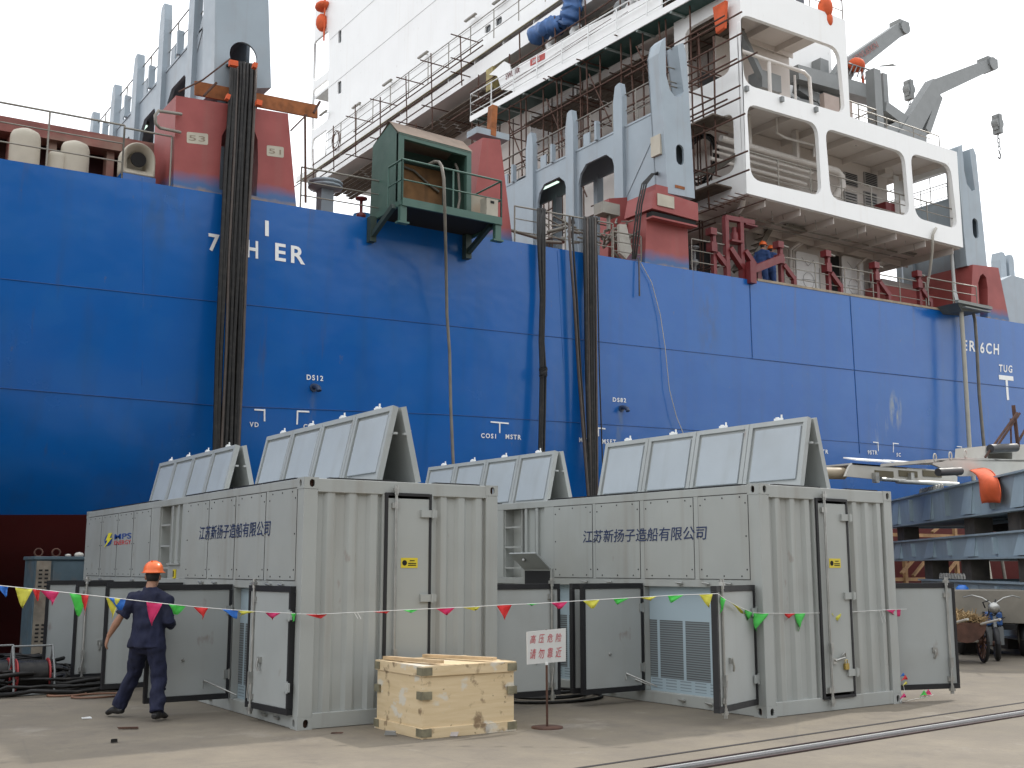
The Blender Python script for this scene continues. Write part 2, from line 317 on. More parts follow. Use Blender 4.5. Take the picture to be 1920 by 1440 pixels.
def container(loc,rz,label,logo,textspan,near_ang,doors):
    root=thing('power_container',label,'container',loc,rz,'generator containers standing on the quay')
    B=lambda mb,n,m,p=root,**k: mb.build(n,m,p,local=True,**k)
    f=MB()
    for x0 in (0,CW-.16):
        for y0 in (0,CL-.17): f.box((x0,y0,.12),(x0+.16,y0+.17,CH-.12))
    for x0 in (0,CW-.1):
        f.box((x0,.17,2.49),(x0+.1,CL-.17,CH-.008)); f.box((x0,.17,.004),(x0+.1,CL-.17,.14)); f.box((x0+.004,.17,1.412),(x0+.1,CL-.17,1.5))
        for y0,y1 in ((1.965,2.045),(3.8,4.02),(5.2,5.4),(7.17,7.27)): f.box((x0+.006,y0,.14),(x0+.1,y1,1.412))
    for y0 in (0,CL-.1):
        f.box((.16,y0,2.44),(CW-.16,y0+.1,CH-.008)); f.box((.16,y0,.004),(CW-.16,y0+.1,.16))
    B(f,'frame',m_grey,bevel=.006)
    # corner castings with lifting holes
    for x0 in (0,1):
        for y0 in (0,1):
            for z0 in (0,CH-.12):
                mb=MB(); X0=0 if x0==0 else CW-.165; Y0=0 if y0==0 else CL-.18; sx=X0-.003 if x0==0 else X0+.168; sy=Y0-.003 if y0==0 else Y0+.183; dx=.02 if x0==0 else -.02; dy=.02 if y0==0 else -.02
                mb.plate(lambda a,c: (sx,a,c),[(Y0,z0),(Y0+.18,z0),(Y0+.18,z0+.12),(Y0,z0+.12)],[slot(Y0+.095,z0+.06,.055,.082)],(dx,0,0))
                mb.plate(lambda a,c: (a,sy,c),[(X0,z0),(X0+.165,z0),(X0+.165,z0+.12),(X0,z0+.12)],[slot(X0+.09,z0+.06,.06,.085)],(0,dy,0))
                mb.box((X0,Y0,z0+.112),(X0+.165,Y0+.18,z0+.122)); mb.m=1; mb.box((X0+.05,Y0+.05,z0+.004),(X0+.125,Y0+.13,z0+.11))
                B(mb,'corner_casting',[m_grey,m_rust])
    # roof, back skin and inner box
    mb=MB(); mb.box((.1,.1,2.53),(CW-.1,CL-.1,2.575)); B(mb,'roof',m_grey)
    mb=MB(); mb.box((CW-.07,.17,.14),(CW-.03,CL-.17,2.49)); mb.box((.16,CL-.06,.16),(CW-.16,CL-.03,2.44)); mb.box((.2,.1,.1),(CW-.1,CL-.1,.14)); B(mb,'back_wall',m_grey)
    # rubber edges round the roof hatches
    mb=MB()
    for y0,y1 in ((.28,1.2),(1.24,2.1),(2.16,3.1),(3.14,3.95),(5.2,6.1),(6.15,7.05),(7.1,8.),(8.05,8.95)): mb.box((.012,y0,2.585),(.11,y1,2.602))
    mb.box((.3,.02,2.585),(1.1,.1,2.6)); mb.box((1.6,.02,2.585),(2.2,.1,2.6)); mb.each('roof_edge_rubber',m_rubber,root,local=True)
    # upper side panels with screws
    for y0,y1 in ((.18,.97),(1.06,1.93),(2.02,2.89),(2.96,3.79),(5.44,6.28),(6.34,7.14),(7.21,8.12),(8.19,9.02)):
        mb=MB(); mb.box((-.002,y0,1.512),(.02,y1,2.482)); mb.m=1; mb.box((.0015,y0-.007,1.505),(.018,y1+.007,2.49))
        for yy in (y0+.035,y1-.035):
            for zz in (1.62,2.0,2.38): mb.lathe((-.002,yy,zz),(-1,0,0),[(.011,0),(.008,.005)],6)
        for k in (.15,.5,.85):
            for zz in (1.545,2.45): mb.lathe((-.002,y0+(y1-y0)*k,zz),(-1,0,0),[(.011,0),(.008,.005)],6)
        B(mb,'side_panel',[m_grey,m_dark])
    mb=MB(); mb.box((.004,.17,1.5),(.1,3.84,2.49)); mb.box((.004,5.38,1.5),(.1,CL-.17,2.49)); mb.each('panel_backing',m_grey,root,local=True)
    # ladder recess and ribbed strip
    mb=MB(); mb.box((.004,3.84,1.5),(.1,4.02,2.49)); mb.box((.004,5.02,1.5),(.1,5.38,2.49)); mb.box((.18,4.58,.14),(.2,5.02,2.49)); mb.box((.03,4.58,.14),(.18,4.6,2.49)); mb.box((.03,5.0,.14),(.18,5.02,2.49))
    corr_=[]
    for y0 in (4.04,4.3): mb.box((.05,y0,1.7),(.06,y0+.24,2.49)); mb.box((.012,y0+.14,1.7),(.05,y0+.2,2.49))
    mb.box((.012,4.02,.14),(.06,4.58,1.69)); mb.bar((.0,4.04,1.69),(.0,4.56,1.69),.03,.02); B(mb,'ribbed_strip',m_grey)
    for z in (.45,.75,1.05,1.35,1.64,1.94,2.23):
        mb=MB(); mb.box((.02,4.6,z-.012),(.055,5.,z+.012)); B(mb,'ladder_rung',m_grey)
    mb=MB(); mb.box((-.002,4.2,1.50),(.01,4.31,1.62)); mb.m=1; mb.box((-.004,4.26,1.52),(0,4.3,1.6)); B(mb,'warning_label',[m_yellow,m_black])
    # vents behind the open side doors
    for y0,y1 in ((.17,1.96),(2.05,3.79),(5.41,7.16),(7.28,CL-.18)):
        mb=MB(); mb.box((.09,y0,.14),(.13,y1,1.41)); B(mb,'vent_panel',m_vent)
    for y in (.5,.85,1.3,2.6,3.1,6.2,8.): 
        for z in (1.455,.075):
            mb=MB(); mb.box((-.03,y-.03,z-.018),(.0,y+.03,z+.014)); mb.tube([(-.03,y-.06,z),(-.03,y+.06,z+.01)],.01,6); B(mb,'catch',m_zinc)
    # corrugated end
    mb=MB(); corr(mb,.16,.93,.16,2.44,.012); corr(mb,1.57,2.28,.16,2.44,.012); mb.box((.16,.055,.16),(.93,.07,2.44)); mb.box((1.57,.055,.16),(2.28,.07,2.44)); B(mb,'end_wall',m_grey)
    mb=MB(); mb.box((.93,.0,.16),(.965,.07,2.44)); mb.box((1.535,.0,.16),(1.57,.07,2.44)); B(mb,'door_post',m_grey)
    mb=MB(); mb.box((.985,-.012,.2),(1.515,.03,2.4)); dr=B(mb,'end_door',m_grey,bevel=.004)
    mb=MB(); mb.box((.955,-.022,.14),(.99,.0,2.46)); mb.box((1.51,-.022,.14),(1.54,.0,2.46)); mb.box((.99,-.022,2.43),(1.51,.0,2.462)); mb.box((.99,-.022,.138),(1.51,.0,.17)); B(mb,'gasket',m_rubber,dr)
    lockrod(dr,1.075,-.012,.08,2.52,(0,-1,0))
    for z in (2.24,1.31,.42):
        mb=MB(); mb.box((1.4,-.04,z-.04),(1.6,-.012,z+.04)); mb.tube([(1.545,-.045,z-.05),(1.545,-.045,z+.05)],.014,8); B(mb,'hinge',m_grey,dr)
    mb=MB(); mb.box((1.16,-.016,1.64),(1.37,-.0125,1.75)); mb.m=1; mb.lathe((1.205,-.0165,1.695),(0,-1,0),[(.03,0),(.03,.002)],12)
    for z,a in ((1.72,.06),(1.69,.1),(1.67,.1)): mb.box((1.3-a/2,-.0185,z-.006),(1.3+a/2,-.0165,z+.004))
    B(mb,'warning_label',[m_yellow,m_black],dr)
    mb=MB(); mb.box((1.13,-.035,.53),(1.2,-.012,.6)); mb.tube([(1.16,-.04,.57),(1.34,-.045,.6)],.012,6); mb.tube([(1.3,-.03,.62),(1.33,-.05,.66),(1.37,-.03,.6)],.01,6); B(mb,'handle',m_zinc,dr)
    mb=MB(); mb.box((1.33,-.05,.46),(1.4,-.02,.53)); mb.tube([(1.34,-.035,.53),(1.345,-.035,.57),(1.385,-.035,.57),(1.39,-.035,.53)],.006,6); B(mb,'padlock',M('brass',(.45,.33,.1),.3,metal=.8),dr)
    # roof hatches standing as two tent rows
    for y00 in (.2,5.22):
        for i in range(4):
            y0=y00+i*.95; y1=y0+.94
            for sx,xb,xt in ((-1,1.0,1.195),(1,1.47,1.265)):
                p0=V((xb,0,2.6));p1=V((xt,0,3.46)); a=(p1-p0).normalized(); n=V((a.z,0,-a.x))*(-1 if sx<0 else 1)
                if n.x*sx<0: n=-n
                c0=(p0+p1)/2+V((0,(y0+y1)/2,0)); hl=(p1-p0).length/2; hw=(y1-y0)/2
                mb=MB(); mb.obox(c0,a*hl,(0,hw,0),n*.02); le=B(mb,'roof_hatch',m_greyin,label='hatch leaf propped up against its opposite')
                mb=MB()
                for k in (-1,1): mb.obox(c0+n*.035+a*k*(hl-.03),a*.03,(0,hw,0),n*.016); mb.obox(c0+n*.035+V((0,k*(hw-.03),0)),a*(hl-.06),(0,.03,0),n*.0155)
                B(mb,'hatch_rim',m_greyin,le)
                mb=MB(); mb.obox(c0+n*.028,a*(hl-.1),(0,hw-.1,0),n*.014); B(mb,'inner_panel',m_leaf,le,bevel=.008)
                if sx<0:
                    mb=MB(); q=p1+V((.02,y0+.52,.03)); mb.obox(q,(.02,0,0),(0,.06,0),(0,0,.018)); mb.obox(q+V((0,-.05,.03)),(.008,0,0),(0,.008,0),(0,0,.03)); mb.obox(q+V((0,.02,.02)),(.012,0,0),(0,.02,0),(0,0,.012)); B(mb,'latch',m_letter,le)
        mb=MB(); yb=y00+.02
        for x in (1.03,1.44): mb.obox((1.17 if x<1.2 else 1.29,yb-.03,3.15),(.02,0,0),(0,.025,0),(0,0,.012))
        mb.each('hatch_bracket',m_greyin,root,local=True)
    # lettering
    y0,y1,zc,h=textspan; mb=MB(); words(mb,'江苏新扬子造船有限公司',(-.006,y0,zc-h/2),(0,y1-y0,0),(0,0,h),.008,.12); B(mb,'lettering',m_navy)
    if logo:
        y0,z0=7.70,2.08; mb=MB(); cyl=[(y0+.22*cos(2*pi*k/24),z0+.09*sin(2*pi*k/24)) for k in range(24)]
        mb.plate(lambda a,c:(-.008,a,c),cyl,[],(.002,0,0)); B(mb,'emblem',m_blue)
        mb=MB(); zz=[(-.02,.11),(-.22,.11),(-.12,.03),(-.26,.03),(.2,-.12),(.02,-.005),(.14,-.005)]; mb.plate(lambda a,c:(-.013,a,c),[(y0+p,z0+q) for p,q in zz],[],(.002,0,0)); B(mb,'emblem_bolt',m_lyel)
        mb=MB(); words(mb,'MPS',(-.006,y0-.36,z0+.0),(0,-.95,0),(0,0,.085),.012); B(mb,'lettering',m_blue)
        mb=MB(); words(mb,'ENERGY',(-.006,y0-.36,z0-.085),(0,-.95,0),(0,0,.065),.01); B(mb,'lettering',m_lred)
    # side doors: nearest leaf, then the leaves standing open
    dr,h,d,n=leaf(root,-.03,.13,R(90)+near_ang,side=1)
    lp=h+d*.84; lockrod(dr,lp.x,lp.y,.1,1.5,tuple(n))
    mb=MB(); q=h+d*.66+n*.035; mb.obox(q+V((0,0,.66)),d*.035,n*.012,(0,0,.03)); mb.tube([q+n*.015+V((0,0,.68)),q+n*.03+V((0,0,.6)),q+n*.015-d*.02+V((0,0,.55))],.013,6); mb.build('handle',m_zinc,dr,local=True)
    for z in (1.15,.42):
        mb=MB(); mb.obox(h+d*.03+n*.04+V((0,0,z)),d*.07,n*.01,(0,0,.045)); mb.tube([h+n*.045+V((0,0,z-.06)),h+n*.045+V((0,0,z+.06))],.013,8); mb.build('hinge',m_greyin,dr,local=True)
    for hx,hy,ang,rod in doors:
        dr,h,d,n=leaf(root,hx,hy,ang,side=(1 if hx<1 else -1))
        nv=V((0,-1,0)) if d.x*0+1 else n; nv=n if n.y<0 else -n
        if rod: lp=h+d*(.84); lockrod(dr,lp.x+nv.x*.01,lp.y+nv.y*.01,.1,1.5,tuple(nv))
        mb=MB(); q=h+d*.55+nv*.022+V((0,0,.6 if not rod else .62)); 
        if rod: q=h+d*.62+nv*.03+V((0,0,.62)); mb.obox(q,d*.03,nv*.012,(0,0,.03)); mb.tube([q+nv*.015,q+nv*.03-V((0,0,.07)),q-V((0,0,.1))],.012,6)
        else: mb.lathe(q,nv,[(.02,0),(.014,.02)],8)
        mb.build('handle',m_zinc,dr,local=True)
        if not rod:
            mb=MB(); q=h+d*.3+nv*.03+V((0,0,.36)); e=V((-.01 if hx<1 else CW+.01,h.y-.25,.2)); mb.tube([q-V((0,0,.08)),q,e],.009,6); mb.build('door_stay',m_zinc,dr,local=True)
        for z in (1.15,.42):
            mb=MB(); mb.tube([h+nv*.03+V((0,0,z-.06)),h+nv*.03+V((0,0,z+.06))],.014,8); mb.obox(h+d*.03+nv*.03+V((0,0,z)),d*.03,nv*.008,(0,0,.05)); mb.build('hinge',m_zinc,dr,local=True)
    return root
c1=container((4.85,11.15,0),0,'grey generator container with a small emblem on its side, behind the wooden crate',True,(3.28,.88,2.08,.175),R(5),
  [(-.02,1.99,R(180),False),(-.02,3.82,R(180),False),(-.02,5.40,R(180),True),(-.02,7.22,R(180),False),(CW+.02,.16,R(0),True)])
c2=container((9.53,9.14,0),R(2),'grey generator container beside the crane rail, its small wall hatch tilted open, no emblem',False,(3.15,.83,2.055,.17),R(108),
  [(-.02,1.99,R(180),False),(-.02,2.1,R(174),False),(CW+.02,.14,R(-19),True)])
# small control hatch of the right-hand container
mb=MB(); mb.box((-.02,3.82,1.38),(.02,4.5,1.63)); mb.m=1; mb.box((-.024,3.86,1.4),(-.019,4.45,1.6)); cb=mb.build('control_box',[m_grey,m_dark],c2,local=True)
mb=MB(); mb.obox((-.15,4.16,1.735),(.13,0,-.11),(0,.315,0),(.006,0,.007)); fl=mb.build('flap',m_greyin,cb,local=True); mb=MB(); mb.tube([(-.2,4.22,1.76),(-.22,4.22,1.73)],.03,8); mb.build('lock',m_zinc,fl,local=True)
# ---------------- the ship ----------------
D=23.; XA=23.9
def deckz(X): return 9.5+.0258*(X-3.45)
def trim(X): return .022*(X-4)
def hullY(X,z):
    z=z-trim(X); s=.34+1.35*max(0,min(1,(15-X)/13))**1.5; g=0
    for a,b in ((9.35,.06),(7.4,.02),(6.2,.03),(5.1,.09),(4.3,.10),(3.5,.2),(2.7,.35),(1.7,.5)):
        if z<a: g+=(a-z)*b
    return D+g*s
def PH(x,y,off=0.):
    """point on the hull side that shows at (x,y)"""
    Y=D
    for i in range(6): p=PY(x,y,Y); Y=hullY(p.x,p.z)
    return PY(x,y,Y-off)
ship=thing('container_ship','moored container ship with blue side, red lower hull, white deckhouse and grey lashing frames','ship',(20,D,0))
S=lambda mb,n,m,p=ship,**k: mb.build(n,m,p,**k)
m_hull,t,N_,L_,b=node_mat('hull_blue_paint',.22); g=G(t); x,y,z=g.xyz()
n1=g.noise(.25,6); st=g.noise(1.2,7,g.map((2.2,2.2,.12))); c=g.mix(g.rng(n1,.35,.65),(.003,.092,.35),(.005,.108,.385))
c=g.mix(g.math('MULTIPLY',g.rng(st,.52,.78),.4),c,(.02,.075,.20)); c=g.mix(g.math('MULTIPLY',g.rng(g.noise(3,9),.6,.75),.10),c,(.015,.13,.36))
c=g.mix(g.math('MULTIPLY',g.rng(g.noise(.9,3,g.map((1,1,1.3),(5,2,8)),.4),.54,.56),.12),c,(.02,.13,.36))
c=g.mix(g.math('MULTIPLY',g.rng(g.noise(1.9,8,g.map((2.4,2.4,.10),(9,2,4))),.64,.8),.5),c,(.07,.07,.09))
c=g.mix(g.math('MULTIPLY',g.rng(g.noise(6.5,9,g.map((1,1,.5),(2,5,1))),.69,.77),.5),c,(.12,.12,.13))
def blob(cx,cz,rx,rz):
    dx=g.math('DIVIDE',g.math('SUBTRACT',x,cx),rx); dz=g.math('DIVIDE',g.math('SUBTRACT',z,cz),rz)
    d=g.math('ADD',g.math('MULTIPLY',dx,dx),g.math('MULTIPLY',dz,dz)); return g.math('MULTIPLY',g.rng(d,1.,.1),g.rng(g.noise(2.2,8,g.map((2,2,.7))),.4,.6))
for px_,py_,rx,rz,a,cc in ((1683,770,.35,.75,.75,(.35,.36,.28)),(1650,800,.15,.8,.4,(.3,.32,.27)),(1668,800,.1,.5,.4,(.3,.32,.27)),(590,790,.16,1.1,.55,(.12,.15,.2)),(1167,800,.14,.8,.5,(.1,.15,.22)),(1330,600,.5,1.6,.45,(.035,.075,.17)),(310,400,.8,.9,.35,(.03,.08,.16))):
    p=PY(px_,py_,D); c=g.mix(g.math('MULTIPLY',blob(p.x-20,p.z,rx,rz),a),c,cc)
L_.new(c,b.inputs['Base Color']); b.inputs['Specular IOR Level'].default_value=.5; g.bump(g.math('ADD',g.noise(.55,3,g.map((1,1,1.4))),g.math('MULTIPLY',g.noise(90,3),.02)),b,.14,.13)
L_.new(g.rng(g.noise(.8,6),.3,.7,.16,.28),b.inputs['Roughness'])
m_hred=M('antifouling_red',(.11,.014,.013),.6,var=.15,vs=.5,streak=.3,sc_=(.08,.03,.03))
xs=[-45,-35,-25,-15,-8]+[-4+1.5*i for i in range(34)]+[50,58,68,80]
zl=[-3,-1,0,.6,1.2,1.7,2.2,2.62,2.68,3.1,3.6,4.1,4.6,5.1,5.7,6.2,6.7,7.15,7.7,8.6]
def hp(X,zr): z=zr+trim(X); return V((X,hullY(X,z),z))
i0=zl.index(2.68)
mb=MB(); rows=zl[i0:]; n=len(rows)+1
mb.grid(lambda X,k: hp(X,rows[k]) if k<len(rows) else V((X,D,deckz(X))),xs,list(range(n)),sm=True); S(mb,'upper_hull',m_hull,fix=False)
mb=MB(); mb.grid(lambda X,zr: hp(X,zr),xs,zl[:i0+1],sm=True); S(mb,'lower_hull',m_hred,label='dull red underwater part of the hull',fix=False)
for nm,mm in (('weld_seam',M('hull_seam',(.006,.065,.24),.5,var=0)),):
    for pts in ([(0,522),(267,551),(700,596),(1100,638),(1408,672)],[(0,727),(400,760),(850,778),(1250,803),(1600,829),(1920,857)],[(1408,672),(1605,694),(1920,728)],[(1406,524),(1408,600),(1411,672)],[(1594,556),(1602,690),(1612,850)]):
        mb=MB(); dense=[]
        for i in range(len(pts)-1):
            for k in range(6): dense.append(V(pts[i]).lerp(V(pts[i+1]),k/6))
        dense.append(V(pts[-1])); mb.tube([PH(p.x,p.y,.004) for p in dense],.016 if pts[0][0]>1400 else .010,5); S(mb,nm,mm)
    for pts in ([(267,332),(269,520),(266,720),(262,930)],[(1045,470),(1055,660),(1062,850)]):
        mb=MB(); mb.tube([PH(*p,.002) for p in pts],.009,5); S(mb,nm,m_hull)
# writing and draught-style marks on the side
def hwords(body,x0,x1,y,h,bold=.02):
    o=PH(x0,y,.012); e=PH(x1,y+(x1-x0)*max(0,(1000-y))/3400.,.012); w=PH(x0,y-h,.012); mb=MB(); words(mb,body,o,e-o,w-o,bold,0,1.3); return S(mb,'hull_lettering',m_letter)
for a in (('I',497,504,442,29),('7',391,412,470,33),('C',420,440,476,33),('H',463,484,482,33),('ER',516,572,488,33),('DS12',575,606,712,10),('VD',468,485,800,9),('COS1',569,600,804,9),('COS1',741,771,814,9),('COS1',902,930,821,9),('MSTR',948,977,823,9),('MSTR',1086,1112,829,9),('MSET',1129,1155,832,9),('DS82',1149,1174,753,8),('GSTR',1528,1553,850,8),('9STR',1627,1645,852,8),('5C',1681,1689,856,7),('ER',1805,1829,657,20),('6CH',1838,1873,662,21),('TUG',1873,1898,697,14)): hwords(*a,bold=.022 if a[4]>15 else .025)
def mark(*bars):
    mb=MB()
    for x0,y0,x1,y1,w in bars: mb.bar(PH(x0,y0,.008),PH(x1,y1,.008),w,.006,up=(0,1,0))
    S(mb,'hull_mark',m_letter)
mark((477,768,496,769,.035),(496,767,496,790,.035)); mark((557,771,580,772,.035),(558,770,557,796,.035)); mark((920,791,954,794,.035),(937,792,937,812,.035)); mark((1108,801,1135,804,.035),(1122,803,1122,818,.035))
mark((1637,829,1647,830,.03),(1646,829,1647,846,.03)); mark((1674,831,1685,832,.03),(1675,830,1675,848,.03)); mark((1794,837,1803,838,.03),(1803,837,1804,853,.03)); mark((1873,707,1900,710,.16),(1887,709,1890,750,.13))
for px_,py_,r in ((588,727,.06),(1165,766,.055)):
    p=PH(px_,py_); mb=MB(); mb.tube([p+V((0,.1,.02)),p+V((0,-.12,.02)),p+V((.02,-.22,-.03)),p+V((.02,-.25,-.1))],r,10); mb.lathe(p,(0,-1,0),[(r*1.6,0),(r*1.6,.03)],12); S(mb,'drain_pipe',M('pipe_blue',(.03,.05,.1),.5))
# deck and its edge
m_deck=M('deck_paint',(.17,.1,.085),.8,var=.2,dirt=.3)
mb=MB(); mb.add([(-45,D+.01,deckz(-45)-.01),(80,D+.01,deckz(80)-.01),(80,D+31.5,deckz(80)-.01),(-45,D+31.5,deckz(-45)-.01)],[(0,1,2,3)]); mb.add([(-45,D+31.5,-3),(80,D+31.5,-3),(80,D+31.5,deckz(80)-.01),(-45,D+31.5,deckz(-45)-.01)],[(0,1,2,3)]); S(mb,'deck',m_deck)
mb=MB(); X0,X1=PY(1420,526,D).x,PY(1790,590,D).x; mb.bar((X0,D+.03,deckz(X0)+.03),(X1,D+.03,deckz(X1)+.03),.1,.07); S(mb,'deck_edge_bar',M('edge_tan',(.3,.24,.17),.7,var=.3,vs=4))
def railing(pts,h=1.05,n_r=3,post=1.5,r=.021,mat=m_galv,parent=ship,name='railing',skip=()):
    """hand rail with posts along a 3-D foot line"""
    mb=MB(); pts=[V(p) for p in pts]; up=V((0,0,1))
    for i in range(len(pts)-1):
        a,b_=pts[i],pts[i+1]
        for k in range(n_r): mb.tube([a+up*h*(k+1)/n_r,b_+up*h*(k+1)/n_r],r if k==n_r-1 else r*.7,6)
        n=max(1,round((b_-a).length/post))
        for k in range(n+1):
            q=a.lerp(b_,k/n); mb.tube([q,q+up*h],r,6)
    return mb.build(name,mat,parent)
def dk(x,Y): return V((x,Y,deckz(x)))
xa=lambda px_: PY(px_,300+px_*.161,23.15).x
railing([dk(-6,23.15),dk(xa(228),23.15)],1.2)
railing([dk(xa(228),23.15),dk(xa(318),23.15)],1.15,n_r=1)
railing([dk(xa(563),23.15),dk(xa(720),23.15)],1.0)
railing([dk(xa(965),23.15),dk(xa(1150),23.15)],1.0)
railing([dk(xa(1150),23.2),dk(xa(1205),23.2)],.8)
railing([dk(xa(1300),23.2),dk(xa(1370),23.2)],1.0)
railing([dk(xa(1475),23.2),dk(xa(1740),23.2)],.95)
railing([dk(xa(1720),22.7),dk(xa(1812),22.7)],.95,parent=ship)
# hatch coaming at the left with ventilators
p0=PY(-60,215,25.2);p1=PY(322,278,25.2)
mb=MB(); mb.bar(V((-12,25.2,deckz(-12)+1.42)),V((p1.x,25.2,deckz(p1.x)+1.42)),.5,.28); mb.bar(V((-12,25.5,deckz(-12)+1.6)),V((p1.x,25.5,deckz(p1.x)+1.6)),.9,.09); 
for px_ in (96,205,310,20): X=PY(px_,300,25.2).x; mb.bar((X,25.25,deckz(X)),(X,25.25,deckz(X)+1.3),.16,.3)
S(mb,'hatch_coaming',M('coaming_red',(.24,.085,.07),.7,var=.25,dirt=.7,dc=(.33,.27,.2),ds=.8))
mb=MB(); mb.box((-14,25.75,9),(p1.x+.3,25.8,deckz(6)+1.5)); S(mb,'coaming_wall',M('coaming_dark',(.06,.02,.02),.8))
m_ventc=M('ventilator_cream',(.47,.43,.35),.6,var=.06,dirt=.25,dc=(.25,.2,.15))
for px_,r,hh in ((45,.30,1.1),(140,.29,1.02),(108,.2,.75)):
    X=PY(px_,300,24.2).x; o=V((X,24.2,deckz(X))); mb=MB(); mb.lathe(o,(0,0,1),[(r,0),(r,hh*.8),(r*.97,hh*.88),(r*.85,hh*.95),(r*.5,hh),(.02,hh+.01)],20); S(mb,'mushroom_vent',m_ventc)
hv=PY(258,305,23.7); zb=PY(258,332,23.7).z; mb=MB()
w=(PY(290,305,23.7).x-PY(227,305,23.7).x)/2; hh=PY(258,270,23.7).z-zb
outer=[(-w,0),(w,0),(w,hh-w)]+[(w*cos(pi*k/12),hh-w+w*sin(pi*k/12)) for k in range(1,13)]; outer=outer[:-1]+[(-w,hh-w)]
per=[]; nn=32
def on_outer(k):
    a=2*pi*k/nn-pi/2; c,s=cos(a),sin(a); cz=hh*.48
    best=9
    L=len(outer)
    for i in range(L):
        (x1,y1),(x2,y2)=outer[i],outer[(i+1)%L]; y1-=cz;y2-=cz; dx,dy=x2-x1,y2-y1; den=c*dy-s*dx
        if abs(den)<1e-9: continue
        tt=(x1*dy-y1*dx)/den; uu=(x1*s-y1*c)/den
        if tt>0 and -1e-6<=uu<=1+1e-6: best=min(best,tt)
    return (c*best,cz+s*best)
rings=[]
ou=[on_outer(k) for k in range(nn)]
for t_,yy in ((1,.35),(1,0),(.93,-.04),(.82,.02),(.68,.12),(.55,.28),(.5,.6)):
    rings.append([V((hv.x+(q[0]*t_ if t_>.8 else (q[0]*(1-(1-t_))*.9+0)),23.6+yy,zb+hh*.48+(q[1]-hh*.48)*(t_ if t_>.8 else t_*.8))) for q in ou])
mb.loft(rings[::1],True); mb.f.pop(); mb.sm.pop(); mb.mi.pop(); mb.m=1; mb.lathe((hv.x,23.62,zb+hh*.5),(0,1,0),[(w*.46,0),(w*.46,.05)],24); S(mb,'horn_vent',[m_ventc,m_black])
mb=MB(); mb.box((hv.x-w*1.02,23.55,deckz(hv.x)-.02),(hv.x+w*1.02,24.3,zb-.01)); S(mb,'vent_base',m_hull)
# ---------- pedestals and lashing frames ----------
m_pedfade,t,N_,L_,b=node_mat('pedestal_paint',.6); g=G(t); x,y,z=g.xyz(); zr=g.math('SUBTRACT',z,g.math('ADD',9.86,g.math('MULTIPLY',x,.0258)))
n=g.noise(1.5,6); c=g.mix(g.rng(n,.35,.65),(.26,.052,.047),(.32,.07,.063)); c=g.mix(g.math('MULTIPLY',g.rng(g.noise(1.4,7,g.map((3,3,.2))),.55,.8),.3),c,(.2,.11,.09))
zz=g.math('ADD',zr,g.math('MULTIPLY',g.math('SUBTRACT',g.noise(2.5,4),.5),.3)); c=g.mix(g.rng(zz,.5,.2),c,(.05,.12,.28)); c=g.mix(g.rng(zz,.14,.04),c,(.3,.22,.15)); L_.new(c,b.inputs['Base Color'])
m_tan=M('bare_plate',(.46,.42,.34),.7,var=.12)
def pedestal(front,Yf,depth,holes=(),top_in=0.,name='pedestal',patches=()):
    mb=MB(); f2=[PY(*p,Yf) for p in front]; f2[0].z-=.22; f2[-1].z-=.22; fn=lambda a,c:(a,Yf,c)
    mb.plate(fn,[(p.x,p.z) for p in f2],[[(PY(*q,Yf).x,PY(*q,Yf).z) for q in h] for h in holes],(0,.05,0))
    mb.plate(lambda a,c:(a,Yf+depth,c),[(p.x,p.z) for p in f2],[[(PY(*q,Yf).x,PY(*q,Yf).z) for q in h] for h in holes],(0,-.05,0))
    n=len(f2)
    for i in range(n):
        a,b_=f2[i],f2[(i+1)%n]; mb.add([a+V((0,.05,0)),b_+V((0,.05,0)),b_+V((0,depth-.05,0)),a+V((0,depth-.05,0))],[(0,1,2,3)])
    for h in holes:
        hh_=[PY(*q,Yf) for q in h]; m=len(hh_)
        for i in range(m):
            a,b_=hh_[i],hh_[(i+1)%m]; mb.add([a+V((0,.05,0)),b_+V((0,.05,0)),b_+V((0,depth-.05,0)),a+V((0,depth-.05,0))],[(0,1,2,3)])
    o=S(mb,name,m_pedfade)
    for x0,y0,x1,y1,txt in patches:
        q=[PY(*k,Yf-.006) for k in ((x0,y0+6),(x1,y1+6),(x1,y1-8),(x0,y0-8))]
        mb=MB(); pts2=rpoly([(p.x,p.z) for p in [PY(x0,y1-4,Yf),PY(x1,y1,Yf),PY(x1,y0+8,Yf),PY(x0,y0+4,Yf)]],.04); mb.plate(lambda a,c:(a,Yf-.004,c),pts2,[],(0,.003,0)); pt=S(mb,'number_patch',m_tan,o)
        if txt:
            a,b_,c_=PY(x0+4,y1-9,Yf-.008),PY(x1-5,y1-6,Yf-.008),PY(x0+4,y0+10,Yf-.008); mb=MB(); words(mb,txt,a,b_-a,c_-a,.0); S(mb,'number',M('faint_number',(.24,.19,.14),.7,var=0),pt)
    return o
arch1=rpoly([(412,357),(416,238),(482,240),(480,372)],[0,12,12,0])
arch1=[(411,355),(413,300),(416,255),(424,240),(436,233),(462,236),(476,242),(483,262),(484,310),(481,368)]
pedestal([(326,343),(330,179),(540,213),(557,379)],23.06,1.5,[arch1],patches=[(350,243,390,272,'53'),(500,268,532,296,'51')])
pedestal([(878,448),(905,258),(938,262),(964,462)],23.3,.9)
pedestal([(1209,487),(1213,398),(1288,398),(1292,500)],23.06,1.2)
pedestal([(1140,478),(1142,372),(1176,370),(1178,480)],24.6,.4)
pedestal([(1818,592),(1824,496),(1872,502),(1895,607)],23.06,2.2,[[(1838,596),(1834,530),(1838,517),(1843,513),(1849,520),(1852,540),(1852,598)]])
